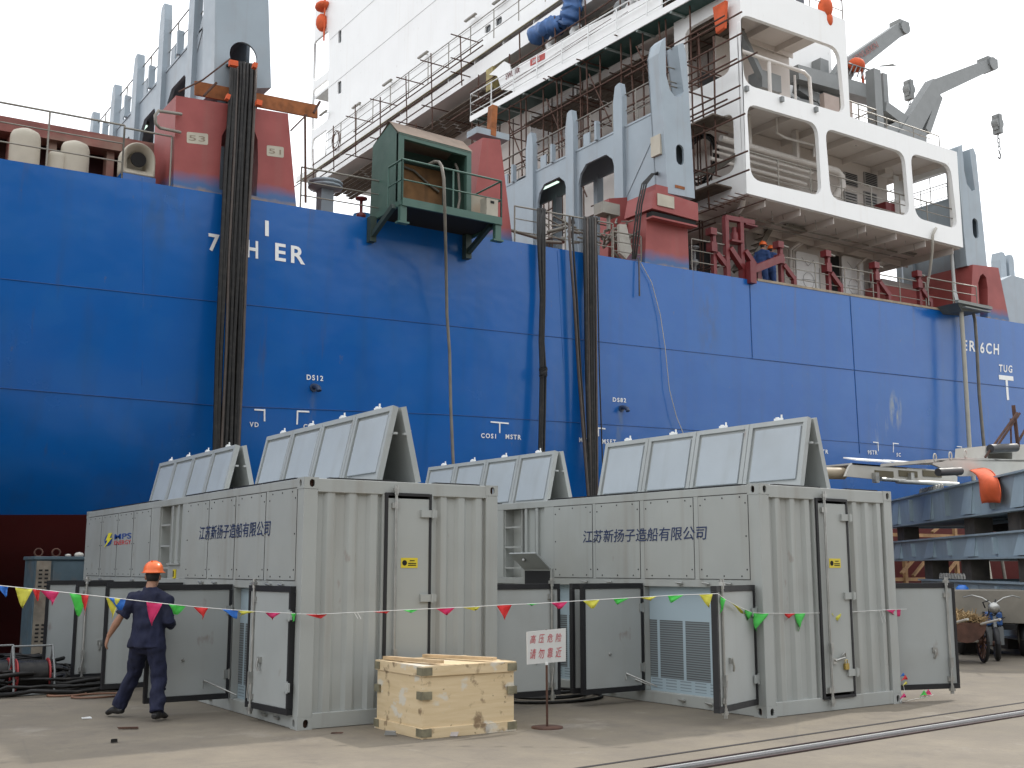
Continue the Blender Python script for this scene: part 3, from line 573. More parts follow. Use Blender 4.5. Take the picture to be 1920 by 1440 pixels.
# white-trimmed collar under the middle frame
a=PY(1218,374,22.9);b_=PY(1302,392,22.9); mb=MB(); mb.prism([(a.x-.05,22.75,a.z-.3),(b_.x,22.75,a.z-.36),(b_.x,22.75,a.z+.16),(a.x+.08,22.75,a.z+.26)],(0,1.2,0)); S(mb,'collar',m_red)
mb=MB(); mb.box((a.x+.14,22.72,a.z-.18),(a.x+.75,22.745,a.z+.16)); S(mb,'bare_panel',m_tan)
mb=MB(); mb.box((a.x-.0,22.8,a.z-.5),(b_.x-.05,23.05,a.z-.36)); S(mb,'collar_slot',m_black); mb=MB(); mb.box((a.x-.02,22.76,a.z-.55),(b_.x-.03,23.05,a.z-.5)); S(mb,'collar_lip',m_red)
mb=MB(); p=PY(1225,352,23.1); mb.box((p.x+.05,23.05,a.z+.25),(p.x+.5,23.7,p.z+.1)); S(mb,'frame_foot',m_red)
def frame_posts(X,tops,zb,w=.42,dx=.2,name='lashing_frame',beam=(),bays=(),rail=True,upz=None,foot=None):
    fr=bpy.data.objects.new(name,None); COL.objects.link(fr); fr.parent=ship
    for Yp,zt in tops:
        mb=MB(); a=Yp-w/2;b_=Yp+w/2
        mb.prism([(X,a,zb),(X,b_,zb),(X,b_,zt-.55),(X,b_-.1,zt-.05),(X,b_-.2,zt),(X,a+.08,zt),(X,a,zt-.45)],(dx,0,0)); mb.build('post',m_lash,fr)
    if beam:
        y0,y1,z0,z1,zbot=beam; mb=MB(); hol=[]
        ys=sorted(t[0] for t in tops)
        for i in range(len(ys)-1):
            a,b_=ys[i]+w/2+.12,ys[i+1]-w/2-.1
            if b_-a>.6: hol.append([(a,zbot+.01),(b_,zbot+.01)]+[(b_-.0,z0-.55),(b_-.1,z0-.25),(b_-.4,z0),(a+.4,z0),(a+.1,z0-.25),(a,z0-.55)])
        mb.plate(lambda a,c:(X+.12,a,c),[(y0,zbot),(y1,zbot),(y1,z1),(y0,z1)],hol,(.08,0,0)); mb.box((X+.1,y0,z1-.03),(X+1.3,y1,z1+.03)); mb.box((X+1.1,y0,z0-.1),(X+1.18,y1,z1)); mb.build('beam',m_lash,fr)
        for i in range(len(ys)-1):
            ym=(ys[i]+ys[i+1])/2; mb=MB(); mb.box((X+1.05,ym-.12,zbot),(X+1.3,ym+.12,z0)); mb.box((X+1.05,ys[i]-.1,zbot),(X+1.3,ys[i]+.1,z0)); mb.build('rear_post',m_lash,fr)
            mb=MB(); mb.bar((X+.1,ym-.1,z1),(X+.1,ym-.1,z1+.62),.16,.1); mb.build('stanchion',m_lash,fr); mb=MB(); mb.box((X+.1,ym+.3,z1+.03),(X+.14,ym+.62,z1+.42)); mb.build('kick_plate',m_lash,fr)
        if rail:
            railing([(X+.16,y0,z1),(X+.16,y1,z1)],1.05,2,1.15,.018,m_galv,fr,'walkway_railing')
            railing([(X+1.2,y0,z1),(X+1.2,y1,z1)],1.05,2,1.15,.018,m_galv,fr,'walkway_railing')
    return fr
# left frame
mb=MB(); mb.box((8.95,24.3,9.8),(9.1,46,13.35)); S(mb,'shade_sheet',M('shade_sheet_dark',(.03,.033,.035),.8))  # near-black sheet added to stand for the shade behind the frame's bays
f1=frame_posts(7.65,[(24.98,16.6),(27.4,15.85),(29.72,15.4),(31.98,15.36),(34.42,15.38),(36.8,15.35),(39.2,15.35),(41.6,15.35)],10.0,beam=(24.2,46,13.35,14.0,10.2))
tw=[(400,168),(404,-160),(497,-160),(507,166)]; T2=[PY(*p,23.3) for p in tw]; cc=PY(455,107,23.3); rr=(PY(481,107,23.3).x-PY(429,107,23.3).x)/2
mb=MB(); hole=ell(cc.x,cc.z,rr,rr*1.04,28); ou=[(p.x,p.z) for p in T2]
mb.plate(lambda a,c:(a,23.25,c),ou,[hole],(0,.06,0))
for i in range(4): a,b_=T2[i],T2[(i+1)%4]; mb.add([(a.x,23.31,a.z),(b_.x,23.31,b_.z),(b_.x,24.05,b_.z),(a.x,24.05,a.z)],[(0,1,2,3)])
mb.build('end_tower',m_lash,f1)
mb=MB(); mb.bar(PX(362,165,7.9),PX(398,20,7.9),.3,.22); mb.bar(PX(370,168,8.0),PX(396,25,8.0),.12,.1); mb.build('brace',m_lash,f1)
def lamp(o,parent,d=(0,1,0)):
    d=V(d); mb=MB(); o=V(o); mb.bar(o-d*.55,o+d*.55,.16,.1); lo=mb.build('lamp_housing',m_galv,parent); mb=MB(); mb.bar(o-d*.5-V((0,0,.06)),o+d*.5-V((0,0,.06)),.09,.05); mb.build('lamp_tube',M('lamp_glow',(.75,1,.85),.4,var=0,emit=1.3),lo)
lamp(PX(264,242,8.2),f1)
mb=MB(); mb.bar(PY(365,165,23.2),PY(595,210,23.2),.05,.32); S(mb,'mesh_guard',m_rust2,f1)
mb=MB(); mb.tube([PY(382,180,23.0),PY(406,155,23.0)],.03,6); mb.tube([PY(588,212,23.0),PY(600,190,23.0)],.03,6); mb.tube([PY(572,215,23.0),PY(573,380,23.1)],.03,6); mb.tube([PY(575,215,23.0),PY(545,245,23.0)],.02,6); mb.tube([PY(335,172,23.0),PY(380,150,23.0),PY(432,110,23.2)],.02,6); S(mb,'guard_pole',m_rust,f1)
mb=MB(); a=PY(338,213,22.95); mb.tube([PY(338,248,23.0),PY(300,240,22.7),PY(292,232,22.7),PY(291,216,22.7),PY(297,208,22.7),PY(340,214,23.0)],.035,8); S(mb,'hoop_rail',m_galv,f1)
# middle frame
f2=frame_posts(20.95,[(25.4,16.28),(27.86,16.27),(30.13,16.26),(32.5,16.2),(34.9,16.2)],10.2,beam=(23.6,37,14.28,14.86,10.3))
def tower(pts,slot_top,slot_mid,Y0,dep,par):
    P=[PY(*p,Y0) for p in pts]; ou=[(p.x,p.z) for p in P]; hol=[]
    for cx,cy,w_,h_ in slot_mid: p=PY(cx,cy,Y0); hol.append(slot(p.x,p.z,w_,h_))
    mb=MB(); mb.plate(lambda a,c:(a,Y0,c),ou,hol,(0,.07,0)); mb.build('end_tower_plate',m_lash,par)
    mb=MB(); n=len(P)
    for i in range(n):
        a,b_=P[i],P[(i+1)%n]; mb.add([(a.x,Y0+.07,a.z),(b_.x,Y0+.07,b_.z),(b_.x,Y0+dep,b_.z),(a.x,Y0+dep,a.z)],[(0,1,2,3)])
    mb.plate(lambda a,c:(a,Y0+dep,c),ou,hol,(0,-.05,0)); mb.build('end_tower',m_lash,par)
tower([(1252,362),(1235,100),(1240,78),(1248,70),(1249,140),(1256,168),(1266,182),(1276,182),(1282,172),(1270,84),(1281,80),(1287,100),(1303,372)],None,[(1275,290,.30,.62)],23.15,.5,f2)
mb=MB(); mb.bar(PX(1178,368,21.2),PX(1242,225,21.2),.3,.24); mb.build('brace',m_lash,f2)
for y in (88,124,150,158): mb=MB(); mb.tube([PY(1247,y,23.4),PY(1280,y+10,23.4)],.02,6); mb.build('rung',m_galv,f2)
mb=MB(); mb.box(tuple(PY(1266,346,23.135)),tuple(PY(1284,356,23.142))); mb.build('rust_patch',m_rust2,f2)
lamp(PX(1030,345,21.5),f2); lamp(PX(1200,265,21.9),f2)
mb=MB(); p=PX(1236,275,20.9); mb.box(p-V((.15,.2,.3)),p+V((.15,.2,.3))); mb.build('junction_box',m_ventc,f2)
mb=MB(); hol=[]; mb.plate(lambda a,c:(21.05,a,c),[(30.3,10.2),(33.6,10.2),(33.6,13.6),(32.,13.9),(31.0,14.9),(30.3,14.9)],[],(.1,0,0)); mb.build('side_plate',m_lash,f2)
# right frame
f3=frame_posts(35.2,[(25.8,16.3),(28.2,16.3),(30.6,16.3)],10.5,beam=(23.6,33,14.3,14.9,10.6))
tower([(1813,498),(1795,300),(1797,275),(1804,271),(1808,320),(1813,345),(1822,358),(1828,356),(1818,280),(1825,277),(1830,290),(1851,500)],None,[(1829,428,.34,.75)],23.2,.5,f3)
f4=frame_posts(52.,[(24.0,13.4),(26.5,13.4),(29,13.4)],10.6,beam=(23.4,34,11.7,12.2,10.8))
for px_,yt in ((1884,475),(1899,480)):
    mb=MB(); a=PY(px_-5,530,30);b_=PY(px_+5,530,30);c_=PY(px_+4,yt,30); mb.prism([(a.x,30,a.z-1),(b_.x,30,a.z-1),(b_.x,30,c_.z-.2),(b_.x-.1,30,c_.z),(a.x+.1,30,c_.z),(a.x,30,c_.z-.4)],(0,.5,0)); mb.build('post',m_lash,f4)
mb=MB(); a=PY(1868,530,27);mb.prism([(a.x,27,10.5),(a.x+14,27,10.5),(a.x+14,27,13.6),(a.x+1.2,27,a.z+.5),(a.x,27,a.z)],(0,4,0)); S(mb,'deck_machinery',m_lash)
# ---------- accommodation block ----------
blk=bpy.data.objects.new('deckhouse',None); COL.objects.link(blk); blk.parent=ship
W=lambda mb,n,m=m_white,p=blk,**k: mb.build(n,m,p,**k)
def quad_holes(fn,*hs,r=.35): return [rpoly([fn(*p) for p in h],r,5) for h in hs]
def pY2(Y): return lambda x,y:(PY(x,y,Y).x,PY(x,y,Y).z)
def pX2(X): return lambda x,y:(PX(x,y,X).y,PX(x,y,X).z)
f=pY2(D); z0,z1=12.68,16.22
hol=quad_holes(f,[(1400,193),(1533,232),(1541,368),(1408,336)],[(1547,239),(1696,286),(1706,406),(1558,372)],[(1707,286),(1782,309),(1796,430),(1717,408)],r=.42)
hu=quad_holes(f,[(1386,24),(1573,90),(1585,214),(1396,158)],r=.45)
xr,xu=34.5,28.8
mb=MB(); mb.plate(lambda a,c:(a,D,c),[(XA,z0),(xr,z0+.03),(xr,z1),(xu,z1),(xu,19.6),(XA,19.6)],hol+hu,(0,.14,0)); W(mb,'side_screen')
f=pX2(XA)
hol=quad_holes(f,[(1291,262),(1368,210),(1375,342),(1300,362)],[(1283,80),(1356,50),(1365,160),(1290,165)],r=.4)
hol=[[(25.5,13.5),(23.45,13.5),(23.45,15.4),(25.5,15.4)],[(25.5,16.7),(23.5,16.7),(23.5,18.9),(25.5,18.9)]]; hol=[rpoly(h,.35,5) for h in hol]
mb=MB(); mb.plate(lambda a,c:(XA,a,c),[(D+.14,z0),(26.0,z0),(26.0,19.6),(D+.14,19.6)],hol,(.14,0,0)); W(mb,'front_screen')
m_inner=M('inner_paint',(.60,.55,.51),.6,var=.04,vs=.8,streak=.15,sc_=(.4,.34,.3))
for z,xe in ((z0+.06,xr),(15.98,xr),(19.4,xu)):
    mb=MB(); mb.box((XA+.14,D+.14,z-.06),(xe,28,z+.06)); W(mb,'deck_plate',m_inner)
    mb=MB()
    X=XA+.9
    while X<xe-.3: mb.box((X,D+.14,z-.28),(X+.03,27.2,z-.062)); X+=1.55
    mb.box((XA+.14,25.3,z-.24),(xe,25.34,z-.061)); W(mb,'deck_beam',m_inner)
# inner walls of the open decks
mb=MB(); mb.box((25.2,25.4,16.1),(28.7,25.5,19.3)); mb.box((26.2,25.2,12.8),(33.4,25.3,15.9)); mb.box((XA+2.6,25.6,10.1),(32.9,25.7,12.62)); mb.box((26.4,25.7,10),(26.5,52,22.0)); W(mb,'inner_wall',m_inner)
mb=MB(); mb.box((26.5,27.1,10),(33,51,22.0)); mb.box((26.6,27.6,22.2),(31,55,36.9)); W(mb,'house_core',m_white)
# high house front with its walkway
mb=MB(); ff=pX2(24.75)
wins=quad_holes(ff,[(634,58),(640,55),(640,79),(634,82)],[(633,154),(640,151),(640,174),(633,177)],[(909,50),(920,44),(920,58),(909,64)],[(929,36),(941,29),(941,43),(929,50)],r=.12)
mb.plate(lambda a,c:(24.75,a,c),[(29,23.3),(55.1,23.3),(55.1,37),(29,37)],wins,(.12,0,0)); W(mb,'house_front')
for k,h in enumerate(wins): 
    mb=MB(); mb.plate(lambda a,c:(24.83,a,c),h,[],(.02,0,0)); W(mb,'window',M('window_glass',(.03,.035,.04),.1,var=0))
mb=MB()
for z in (28.05,25.3,30.9,33.7): mb.tube([(24.745,29,z),(24.745,55.1,z)],.014,4)
W(mb,'panel_seam',M('seam_grey',(.66,.66,.66),.6,var=0))
mb=MB(); 
for zz in (23.3,27.75,31.9):
    pass
hl=[[ff(*p) for p in q] for q in ([(588,80),(616.5,56),(616.5,133),(587,155)],[(586,170),(615.5,147),(615.5,224),(585,247)],[(585,262),(614.5,241),(613,284),(584,308)])]
mb.plate(lambda a,c:(24.75,a,c),[(55.1,23.),(57.35,23.),(57.35,37),(55.1,37)],[rpoly(h,.35,5) for h in hl],(.12,0,0)); mb.box((24.87,55.,28.2),(27,57.3,28.35)); mb.box((24.87,55.,32.5),(27,57.3,32.65)); W(mb,'far_wing')
mb=MB(); mb.box((XA,25.9,23.18),(26.5,57.3,23.3)); mb.box((XA-.02,25.9,22.98),(XA+.06,57.3,23.29)); W(mb,'walkway_deck')
mb=MB(); mb.box((XA-.02,25.9,22.96),(XA+.05,57.3,22.985)); W(mb,'walkway_lip',M('lip_olive',(.36,.33,.2),.6,var=.1))
mb=MB(); mb.box((XA+.45,25.9,22.2),(XA+.5,55,23.18)); W(mb,'girder_web',M('web_pink',(.55,.47,.45),.6))
mb=MB()
for k in range(13): y=27.5+2.2*k; mb.box((XA+.06,y,22.75),(XA+.45,y+.04,23.18))
mb.each('bracket',m_white,blk)
mb=MB(); mb.box((XA+.02,25.9,22.1),(XA+.12,54.6,22.75)); mb.box((XA+.12,25.9,22.1),(26.5,54.6,22.16)); W(mb,'lower_fascia')
railing([(XA+.08,26,23.3),(XA+.08,53.6,23.3)],1.38,3,1.9,.022,m_galv,blk,'walkway_railing')
mb=MB()
for k in range(6):
    p=PX((606,722+4,793,882,935)[min(k,4)],(212,155,103,33,0)[min(k,4)],24.5) if k<5 else PX(668,198,24.5)
    mb.bar(p-V((0,.45,0)),p+V((0,.45,0)),.12,.07); mb.tube([p,p+V((.3,0,.12))],.02,5)
mb.each('floodlight',m_galv,blk)
# louvres and openings in the recessed wall
lv=[PX(*p,26.38) for p in ((998,215),(1082,172),(1084,262),(1000,292))]
ya,yb=lv[0].y,lv[1].y; zb,zt=lv[3].z,lv[0].z; mb=MB(); mb.box((26.37,yb,zb),(26.4,ya,zt)); W(mb,'louvre_back',m_dark)
mb=MB(); n=15
for k in range(n): z=zb+(zt-zb)*(k+.5)/n; mb.obox((26.33,(ya+yb)/2,z),(.04,0,-.03),(0,(ya-yb)/2,0),(.006,0,.008))
for y in (ya,yb,(ya+yb)/2): mb.box((26.28,y-.03,zb),(26.37,y+.03,zt))
W(mb,'louvre',m_white)
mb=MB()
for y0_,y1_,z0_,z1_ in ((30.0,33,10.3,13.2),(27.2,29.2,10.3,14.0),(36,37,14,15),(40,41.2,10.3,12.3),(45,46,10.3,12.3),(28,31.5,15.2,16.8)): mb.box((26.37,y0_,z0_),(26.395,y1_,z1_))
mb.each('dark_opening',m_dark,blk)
mb=MB(); mb.box((26.0,35,17.2),(26.4,52,17.3)); mb.box((26.0,35,13.4),(26.4,52,13.5)); W(mb,'ledge',m_inner)
# doors and kit under the overhang
mb=MB(); a=PY(1548,475,25.58);b_=PY(1572,480,25.58); mb.box((a.x,25.56,10.2),(b_.x,25.6,a.z)); W(mb,'doorway',m_black)
for x0,x1,yt in ((1578,1618,478),(1492,1535,470)):
    a,b_=PY(x0,yt,25.5),PY(x1,yt+6,25.5); mb=MB(); mb.plate(lambda u,v:(u,25.5,v),rpoly([(a.x,10.35),(b_.x,10.35),(b_.x,a.z),(a.x,a.z)],.15),[],(0,.05,0)); dd=W(mb,'steel_door')
    mb=MB(); cxx=(a.x+b_.x)/2; cz=(10.35+a.z)/2
    for k in range(10): q=2*pi*k/10; mb.tube([(cxx+.28*cos(q),25.49,cz+.28*sin(q)),(cxx+.28*cos(q+.63),25.49,cz+.28*sin(q+.63))],.008,4)
    mb.tube([(cxx-.3,25.49,a.z-.2),(cxx,25.49,a.z-.45),(cxx+.3,25.49,a.z-.2)],.008,4); mb.tube([(cxx-.35,25.49,cz),(cxx+.35,25.49,cz+.05)],.008,4); mb.tube([(b_.x-.05,25.46,cz-.3),(b_.x-.05,25.46,cz+.5)],.015,5); W(mb,'chalk_mark',M('chalk_grey',(.3,.3,.3),.9,var=0),dd)
mb=MB()
for px_,r in ((1482,.07),(1488,.04),(1634,.09),(1640,.05),(1608,.05)):
    p=PY(px_,440,25.3); mb.tube([(p.x,25.35,10.2),(p.x,25.35,12.2),(p.x+.3,25.2,12.45)],r,8)
mb.tube([PY(1640,452,25.2),PY(1652,446,24.8),PY(1675,440,24.),PY(1683,425,23.6),PY(1683,415,23.4)],.07,8)
mb.tube([PY(1357,420,24.9),PY(1375,402,24.6),PY(1385,396,23.9),PY(1392,385,23.6),PY(1394,372,23.5)],.09,10); W(mb,'pipe',m_cream)
for px_,py_ in ((1488,428),(1600,440),(1700,472)):
    p=PY(px_,py_,24.4); mb=MB(); mb.bar(p-V((.45,0,0)),p+V((.45,0,0)),.2,.1); mb.tube([p,p+V((0,0,.5))],.02,5); mb.tube([p+V((-.3,0,0)),p+V((-.2,0,.5))],.012,5); W(mb,'light_fitting',m_galv)
# steps seen behind the two workers
mb=MB(); a=PY(1405,500,25.2);b_=PY(1452,415,25.2)
for s_ in (0,.75):
    mb.bar((a.x,25.2+s_,a.z),(b_.x,25.2+s_,b_.z),.05,.18)
for k in range(8): q=V((a.x,25.2,a.z)).lerp(V((b_.x,25.2,b_.z)),k/8); mb.box((q.x-.1,25.22,q.z),(q.x+.1,25.93,q.z+.03))
W(mb,'ladder',m_galv)
# fittings inside the open decks
mb=MB()
for z,Y,r in ((14.9,24.3,.10),(14.7,24.5,.055),(14.58,24.65,.05),(14.4,24.8,.06)): mb.tube([(XA+.3,Y,z),(28.6,Y,z)],r,10)
mb.tube([(28.6,24.3,14.9),(29.6,24.3,14.9),(29.8,24.3,14.75),(29.85,24.3,14.45),(29.5,24.7,13.7),(29.5,24.7,12.9)],.13,10)
for X in (25.4,27.6): mb.box((X-.06,24.2,14.9),(X+.06,24.4,15.9))
mb.tube([(26.3,23.9,15.9),(26.3,23.9,15.4),(26.6,23.85,15.3),(27.9,23.8,15.3),(27.9,23.8,14.9)],.04,6); W(mb,'pipe',m_cream)
mb=MB(); mb.tube([PY(1565,286,25.5),PY(1605,266,24.1)],[.16,.18],12); W(mb,'duct',m_cream); mb=MB(); mb.lathe(PY(1605,266,24.08),(PY(1605,266,24.08)-PY(1565,286,25.5)),[(.14,0),(.14,.02)],12); W(mb,'duct_mouth',m_black)
for px_,w_ in ((1595,.75),(1632,.75)):
    for k,(ya_,yb_) in enumerate(((322,352),(358,402))):
        a=PY(px_-13,ya_,25.18);b_=PY(px_+13,yb_,25.18); mb=MB(); mb.box((a.x,25.15,b_.z),(b_.x,25.21,a.z)); l_=W(mb,'louvre_panel',M('louvre_grey',(.32,.31,.3),.6)); mb=MB()
        for j in range(7): z=b_.z+(a.z-b_.z)*(j+.3)/7; mb.box((a.x+.06,25.135,z),(b_.x-.06,25.15,z+.03))
        mb.build('slat',m_dark,l_)
mb=MB(); p=PY(1657,315,25.1); mb.box(p-V((.2,.2,.3)),p+V((.25,.1,.3))); W(mb,'wall_box',m_cream)
mb=MB(); p=PY(1668,400,24.6); mb.box(p-V((.45,.2,.0)),p+V((.2,.3,.3))); W(mb,'fire_box',m_bracket)
mb=MB(); p=PY(1690,398,24.4); mb.box(p-V((.35,.2,.1)),p+V((.3,.2,.35))); W(mb,'white_bin',m_white)
mb=MB(); p=PY(1685,355,25.2); mb.box(p-V((.25,.02,.5)),p+V((.25,.02,.5))); W(mb,'notice_board',m_letter)
railing([(XA+.2,D+.25,13.1),(xr-.1,D+.25,13.1)],1.05,3,1.45,.022,m_galv,blk,'deck_railing')
mb=MB(); mb.tube([(XA+.3,D+.3,17.4),(27.0,D+.3,17.42),(27.25,D+.3,17.3),(27.3,D+.3,16.3)],.06,8); mb.tube([(25.4,D+.3,16.2),(25.4,D+.3,17.35)],.06,8); mb.tube([(26.9,D+.6,16.2),(26.9,D+.6,17.4)],.04,8); W(mb,'bulwark_pipe',m_cream)
mb=MB(); mb.bar(PY(1388,60,24.2),PY(1427,145,24.2),.22,.16); W(mb,'strut',m_davit)
mb=MB(); p=PY(1432,155,24.6); mb.box(p-V((.4,.3,.35)),p+V((.5,.3,.25))); W(mb,'winch',m_davit)
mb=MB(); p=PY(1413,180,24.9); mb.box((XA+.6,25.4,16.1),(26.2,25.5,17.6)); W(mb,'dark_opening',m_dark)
# upper wing roof rail and wall above
mb=MB(); mb.box((XA+.2,25.5,19.5),(xu,25.7,26)); W(mb,'upper_wall',m_white); mb=MB(); p=PY(1500,5,25.45); mb.box(p-V((.2,.02,.3)),p+V((.2,.02,.3))); W(mb,'window',M('port_glass',(.04,.045,.06),.15,var=0))
railing([(XA+.1,D+.1,19.6),(xu,D+.1,19.6)],1.1,3,1.6,.022,m_galv,blk,'roof_railing')
railing([(29.5,D+.2,16.22),(33.8,D+.2,16.22)],.5,1,1.6,.02,m_galv,blk,'roof_railing')
mb=MB()
for px_ in (1400,1466,1530): p=PY(px_,165+(px_-1395)*.3,D-.05); mb.box(p-V((.05,.06,.08)),p+V((.05,.06,.08)))
mb.each('scupper',m_davit,blk)
for a_,b_ in (((1663,235),(1695,245)),((1720,252),(1755,266))):
    p,q=PY(*a_,23.4),PY(*b_,23.4); mb=MB(); mb.prism([(p.x,23.2,p.z-.1),(q.x,23.2,q.z-.1),(q.x-.1,23.9,q.z+.35),(p.x-.2,23.9,p.z+.35)],(0,.04,.02)); W(mb,'tilted_panel',m_conv)
# platform cage behind the wing
p=PY(1612,222,24.2); railing([(p.x-1,24.2,16.3),(p.x+.9,24.2,16.3),(p.x+.9,26.,16.3)],1.25,3,.8,.025,m_galv,blk,'cage_railing'); mb=MB(); mb.box((p.x-1,24.3,16.3),(p.x+.9,26,16.9)); mb.box((p.x-.6,25.2,16.3),(p.x+.9,25.4,18.2)); W(mb,'cage_box',M('cage_tan',(.42,.34,.3),.7))
mb=MB(); mb.plate(lambda u,v:(34.36,u,v),[(D+.15,12.75),(25.3,12.75),(25.3,15.9),(D+.15,15.9)],[rpoly([(D+.35,13.0),(25.1,13.0),(25.1,15.6),(D+.35,15.6)],.3)],(.1,0,0)); W(mb,'end_screen')
mb=MB(); a=PY(1432,128,23.9)
for k in range(14): X=24.4+.62*k; mb.tube([(X,23.4+.12*(k%4),12.62),(X+.02,23.4+.12*(k%4),12.5-.1*(k%3))],.012,5)
mb.tube([(24.2,24.2,12.45),(33.5,24.3,12.55)],.03,6); mb.tube([(24.2,24.5,12.4),(33.5,24.6,12.5)],.02,6); W(mb,'cable_tray',m_galv)
# odds around the foot of the middle frame and along the rail
mb=MB()
for k in range(3): mb.tube([PY(1236,322+3*k,23.6),PY(1226-2*k,326,23.3),PY(1212-4*k,345,23.0),PY(1203-4*k,385,22.9),PY(1198-5*k,440,22.9),PY(1192-3*k,486,23.0)],.026,6)
S(mb,'cable_drop',m_cable)
mb=MB(); rr_=random.Random(8)
for k in range(26):
    p=PY(1145+rr_.uniform(-10,62),440+rr_.uniform(-30,36),23.5+rr_.uniform(0,.9)); q=p+V((rr_.uniform(-.5,.5),rr_.uniform(-.3,.3),rr_.uniform(-.6,.3))); mb.tube([p,(p+q)/2+V((rr_.uniform(-.1,.1),0,rr_.uniform(-.15,.1))),q],rr_.choice((.02,.03,.045)),5)
for k in range(22):
    p=PY(970+rr_.uniform(0,170),440+rr_.uniform(-18,14)+.1*k,23.6+rr_.uniform(0,1.2)); q=p+V((rr_.uniform(-.9,.9),rr_.uniform(-.3,.3),rr_.uniform(-.25,.2))); mb.tube([p,q],rr_.choice((.02,.03,.05)),5)
S(mb,'deck_fittings',m_hose)
mb=MB(); p=PY(1138,398,23.5); mb.box(p-V((.3,.2,.1)),p+V((.3,.2,.22))); mb.box(p-V((.02,.1,.5)),p+V((.04,.0,-.1))); S(mb,'flood_lamp',m_galv)
mb=MB(); p=PY(1172,455,23.3); mb.prism([p+V((-.2,0,.5)),p+V((.1,.05,.55)),p+V((.25,0,-.2)),p+V((.05,.02,-.45)),p+V((-.15,.05,-.3))],(0,.1,0)); S(mb,'lagging_sheet',m_conv)
mb=MB(); p=PY(921,250,23.6); mb.bar(p-V((0,0,.1)),p+V((.05,0,.75)),.22,.16); S(mb,'rusty_stub',m_rust2); mb=MB(); mb.box(p-V((.5,.1,.12)),p+V((.5,.4,.05))); S(mb,'cap_plate',m_lash)
# ---------- davit cranes ----------
def davit(Y,pts,ws,mat=m_davit,txt=None):
    dv=bpy.data.objects.new('davit_crane',None); COL.objects.link(dv); dv.parent=ship
    P=[PY(*p,Y) for p in pts]
    kk=[0]
    def seg(a,b_,w0,w1,th,name):
        kk[0]+=1; a=V(a)+V((0,.011*kk[0],0)); b_=V(b_)+V((0,.011*kk[0],0)); th=th+.005*kk[0]
        a,b_=V(a),V(b_); d=(b_-a).normalized(); n=V((-d.z,0,d.x)); mb=MB(); mb.prism([a+n*w0/2,b_+n*w1/2,b_-n*w1/2,a-n*w0/2],(0,th,0)); return mb.build(name,mat,dv)
    return dv,P,seg
dv,P,seg=davit(24.6,[(1700,248),(1757,163),(1863,118)],None)
seg(P[0]-V((.3,0,.6)),P[1]+V((.1,0,.12)),.85,.62,.4,'boom'); seg(P[1],P[2],.62,.45,.4,'boom')
a=P[2]; mb=MB(); mb.lathe(a+V((-.05,-.05,-.05)),(0,1,0),[(.27,0),(.27,.5)],14); mb.box(a-V((.35,.0,.15)),a+V((.3,.5,.22))); mb.build('sheave',m_davit,dv)
seg(PY(1765,178,24.6),PY(1742,245,24.6),.3,.3,.3,'stay')
seg(PY(1664,198,24.6),PY(1720,240,24.6),.4,.5,.4,'arm'); seg(PY(1690,245,24.6),PY(1740,268,24.6),.8,.9,.6,'base'); seg(PY(1668,250,24.6),PY(1700,232,24.6),.5,.5,.4,'base')
seg(PY(1655,248,24.6),PY(1648,128,24.6),.42,.38,.35,'mast'); seg(PY(1669,232,25.3),PY(1663,136,25.3),.26,.26,.26,'mast')
mb=MB(); mb.tube([PY(1650,124,24.7),PY(1672,121,24.7),PY(1680,123,24.7)],[.02,.06,.01],6); mb.build('wind_vane',m_davit,dv)
dv2,P,seg=davit(26.2,[(1545,205),(1598,118),(1698,48)],None)
seg(P[0],P[1],.85,.65,.4,'boom'); seg(P[1]-V((.1,0,.15)),P[2],.65,.48,.4,'boom'); mb=MB(); mb.lathe(P[2]+V((-.05,-.05,-.1)),(0,1,0),[(.27,0),(.27,.5)],14); mb.box(P[2]-V((.35,.0,.2)),P[2]+V((.25,.5,.2))); mb.build('sheave',m_davit,dv2)
mb=MB(); a=PY(1607,116,26.17);b_=PY(1648,88,26.17); n=V((-(b_-a).z,0,(b_-a).x)).normalized(); words(mb,'SWL65KN',a,b_-a,n*.26,.02); mb.build('lettering',M('dull_red',(.25,.1,.09),.6,var=0),dv2)
seg(PY(1500,160,26.2),PY(1560,200,26.2),.35,.35,.3,'arm'); seg(PY(1490,215,26.2),PY(1575,235,26.2),1.4,1.4,.6,'base'); seg(PY(1552,230,26.6),PY(1548,110,26.6),.5,.45,.4,'mast')
seg(PY(1500,133,25.8),PY(1660,178,25.8),.55,.55,.5,'cross_beam')
mb=MB(); a,b_=PY(1592,140,25.8),PY(1650,158,25.8)
for k in range(9): q=a.lerp(b_,k/8); mb.tube([q,q+V((.25,0,.45))],.025,5)
mb.tube([a+V((0,0,.45)),b_+V((0,0,.45))],.03,5); mb.build('beam_rail',m_davit,dv2)
# red fairlead brackets along the deck edge
for px_,top in ((1338,430),(1464,455),(1553,472),(1644,494),(1724,510)):
    X=PY(px_,top+50,23.25).x; zt=PY(px_,top,23.25).z; zb=deckz(X); br=bpy.data.objects.new('fairlead_bracket',None); COL.objects.link(br); br.parent=ship
    mb=MB(); mb.bar((X,23.25,zb),(X,23.25,zt),.12,.13); mb.bar((X+.06,23.2,zb+.7),(X+.5,23.2,zb+.32),.14,.14); mb.bar((X+.5,23.2,zb),(X+.5,23.2,zb+.4),.12,.13); mb.box((X-.2,23.12,zt-.2),(X+.04,23.36,zt)); mb.box((X-.18,23.12,zb+.72),(X+.04,23.36,zb+1.0)); mb.build('bracket_post',m_bracket,br)
    mb=MB(); mb.tube([(X+.08,23.25,zt-.08),(X+.35,23.25,zt-.1)],.035,6); mb.build('bracket_pin',m_galv,br)
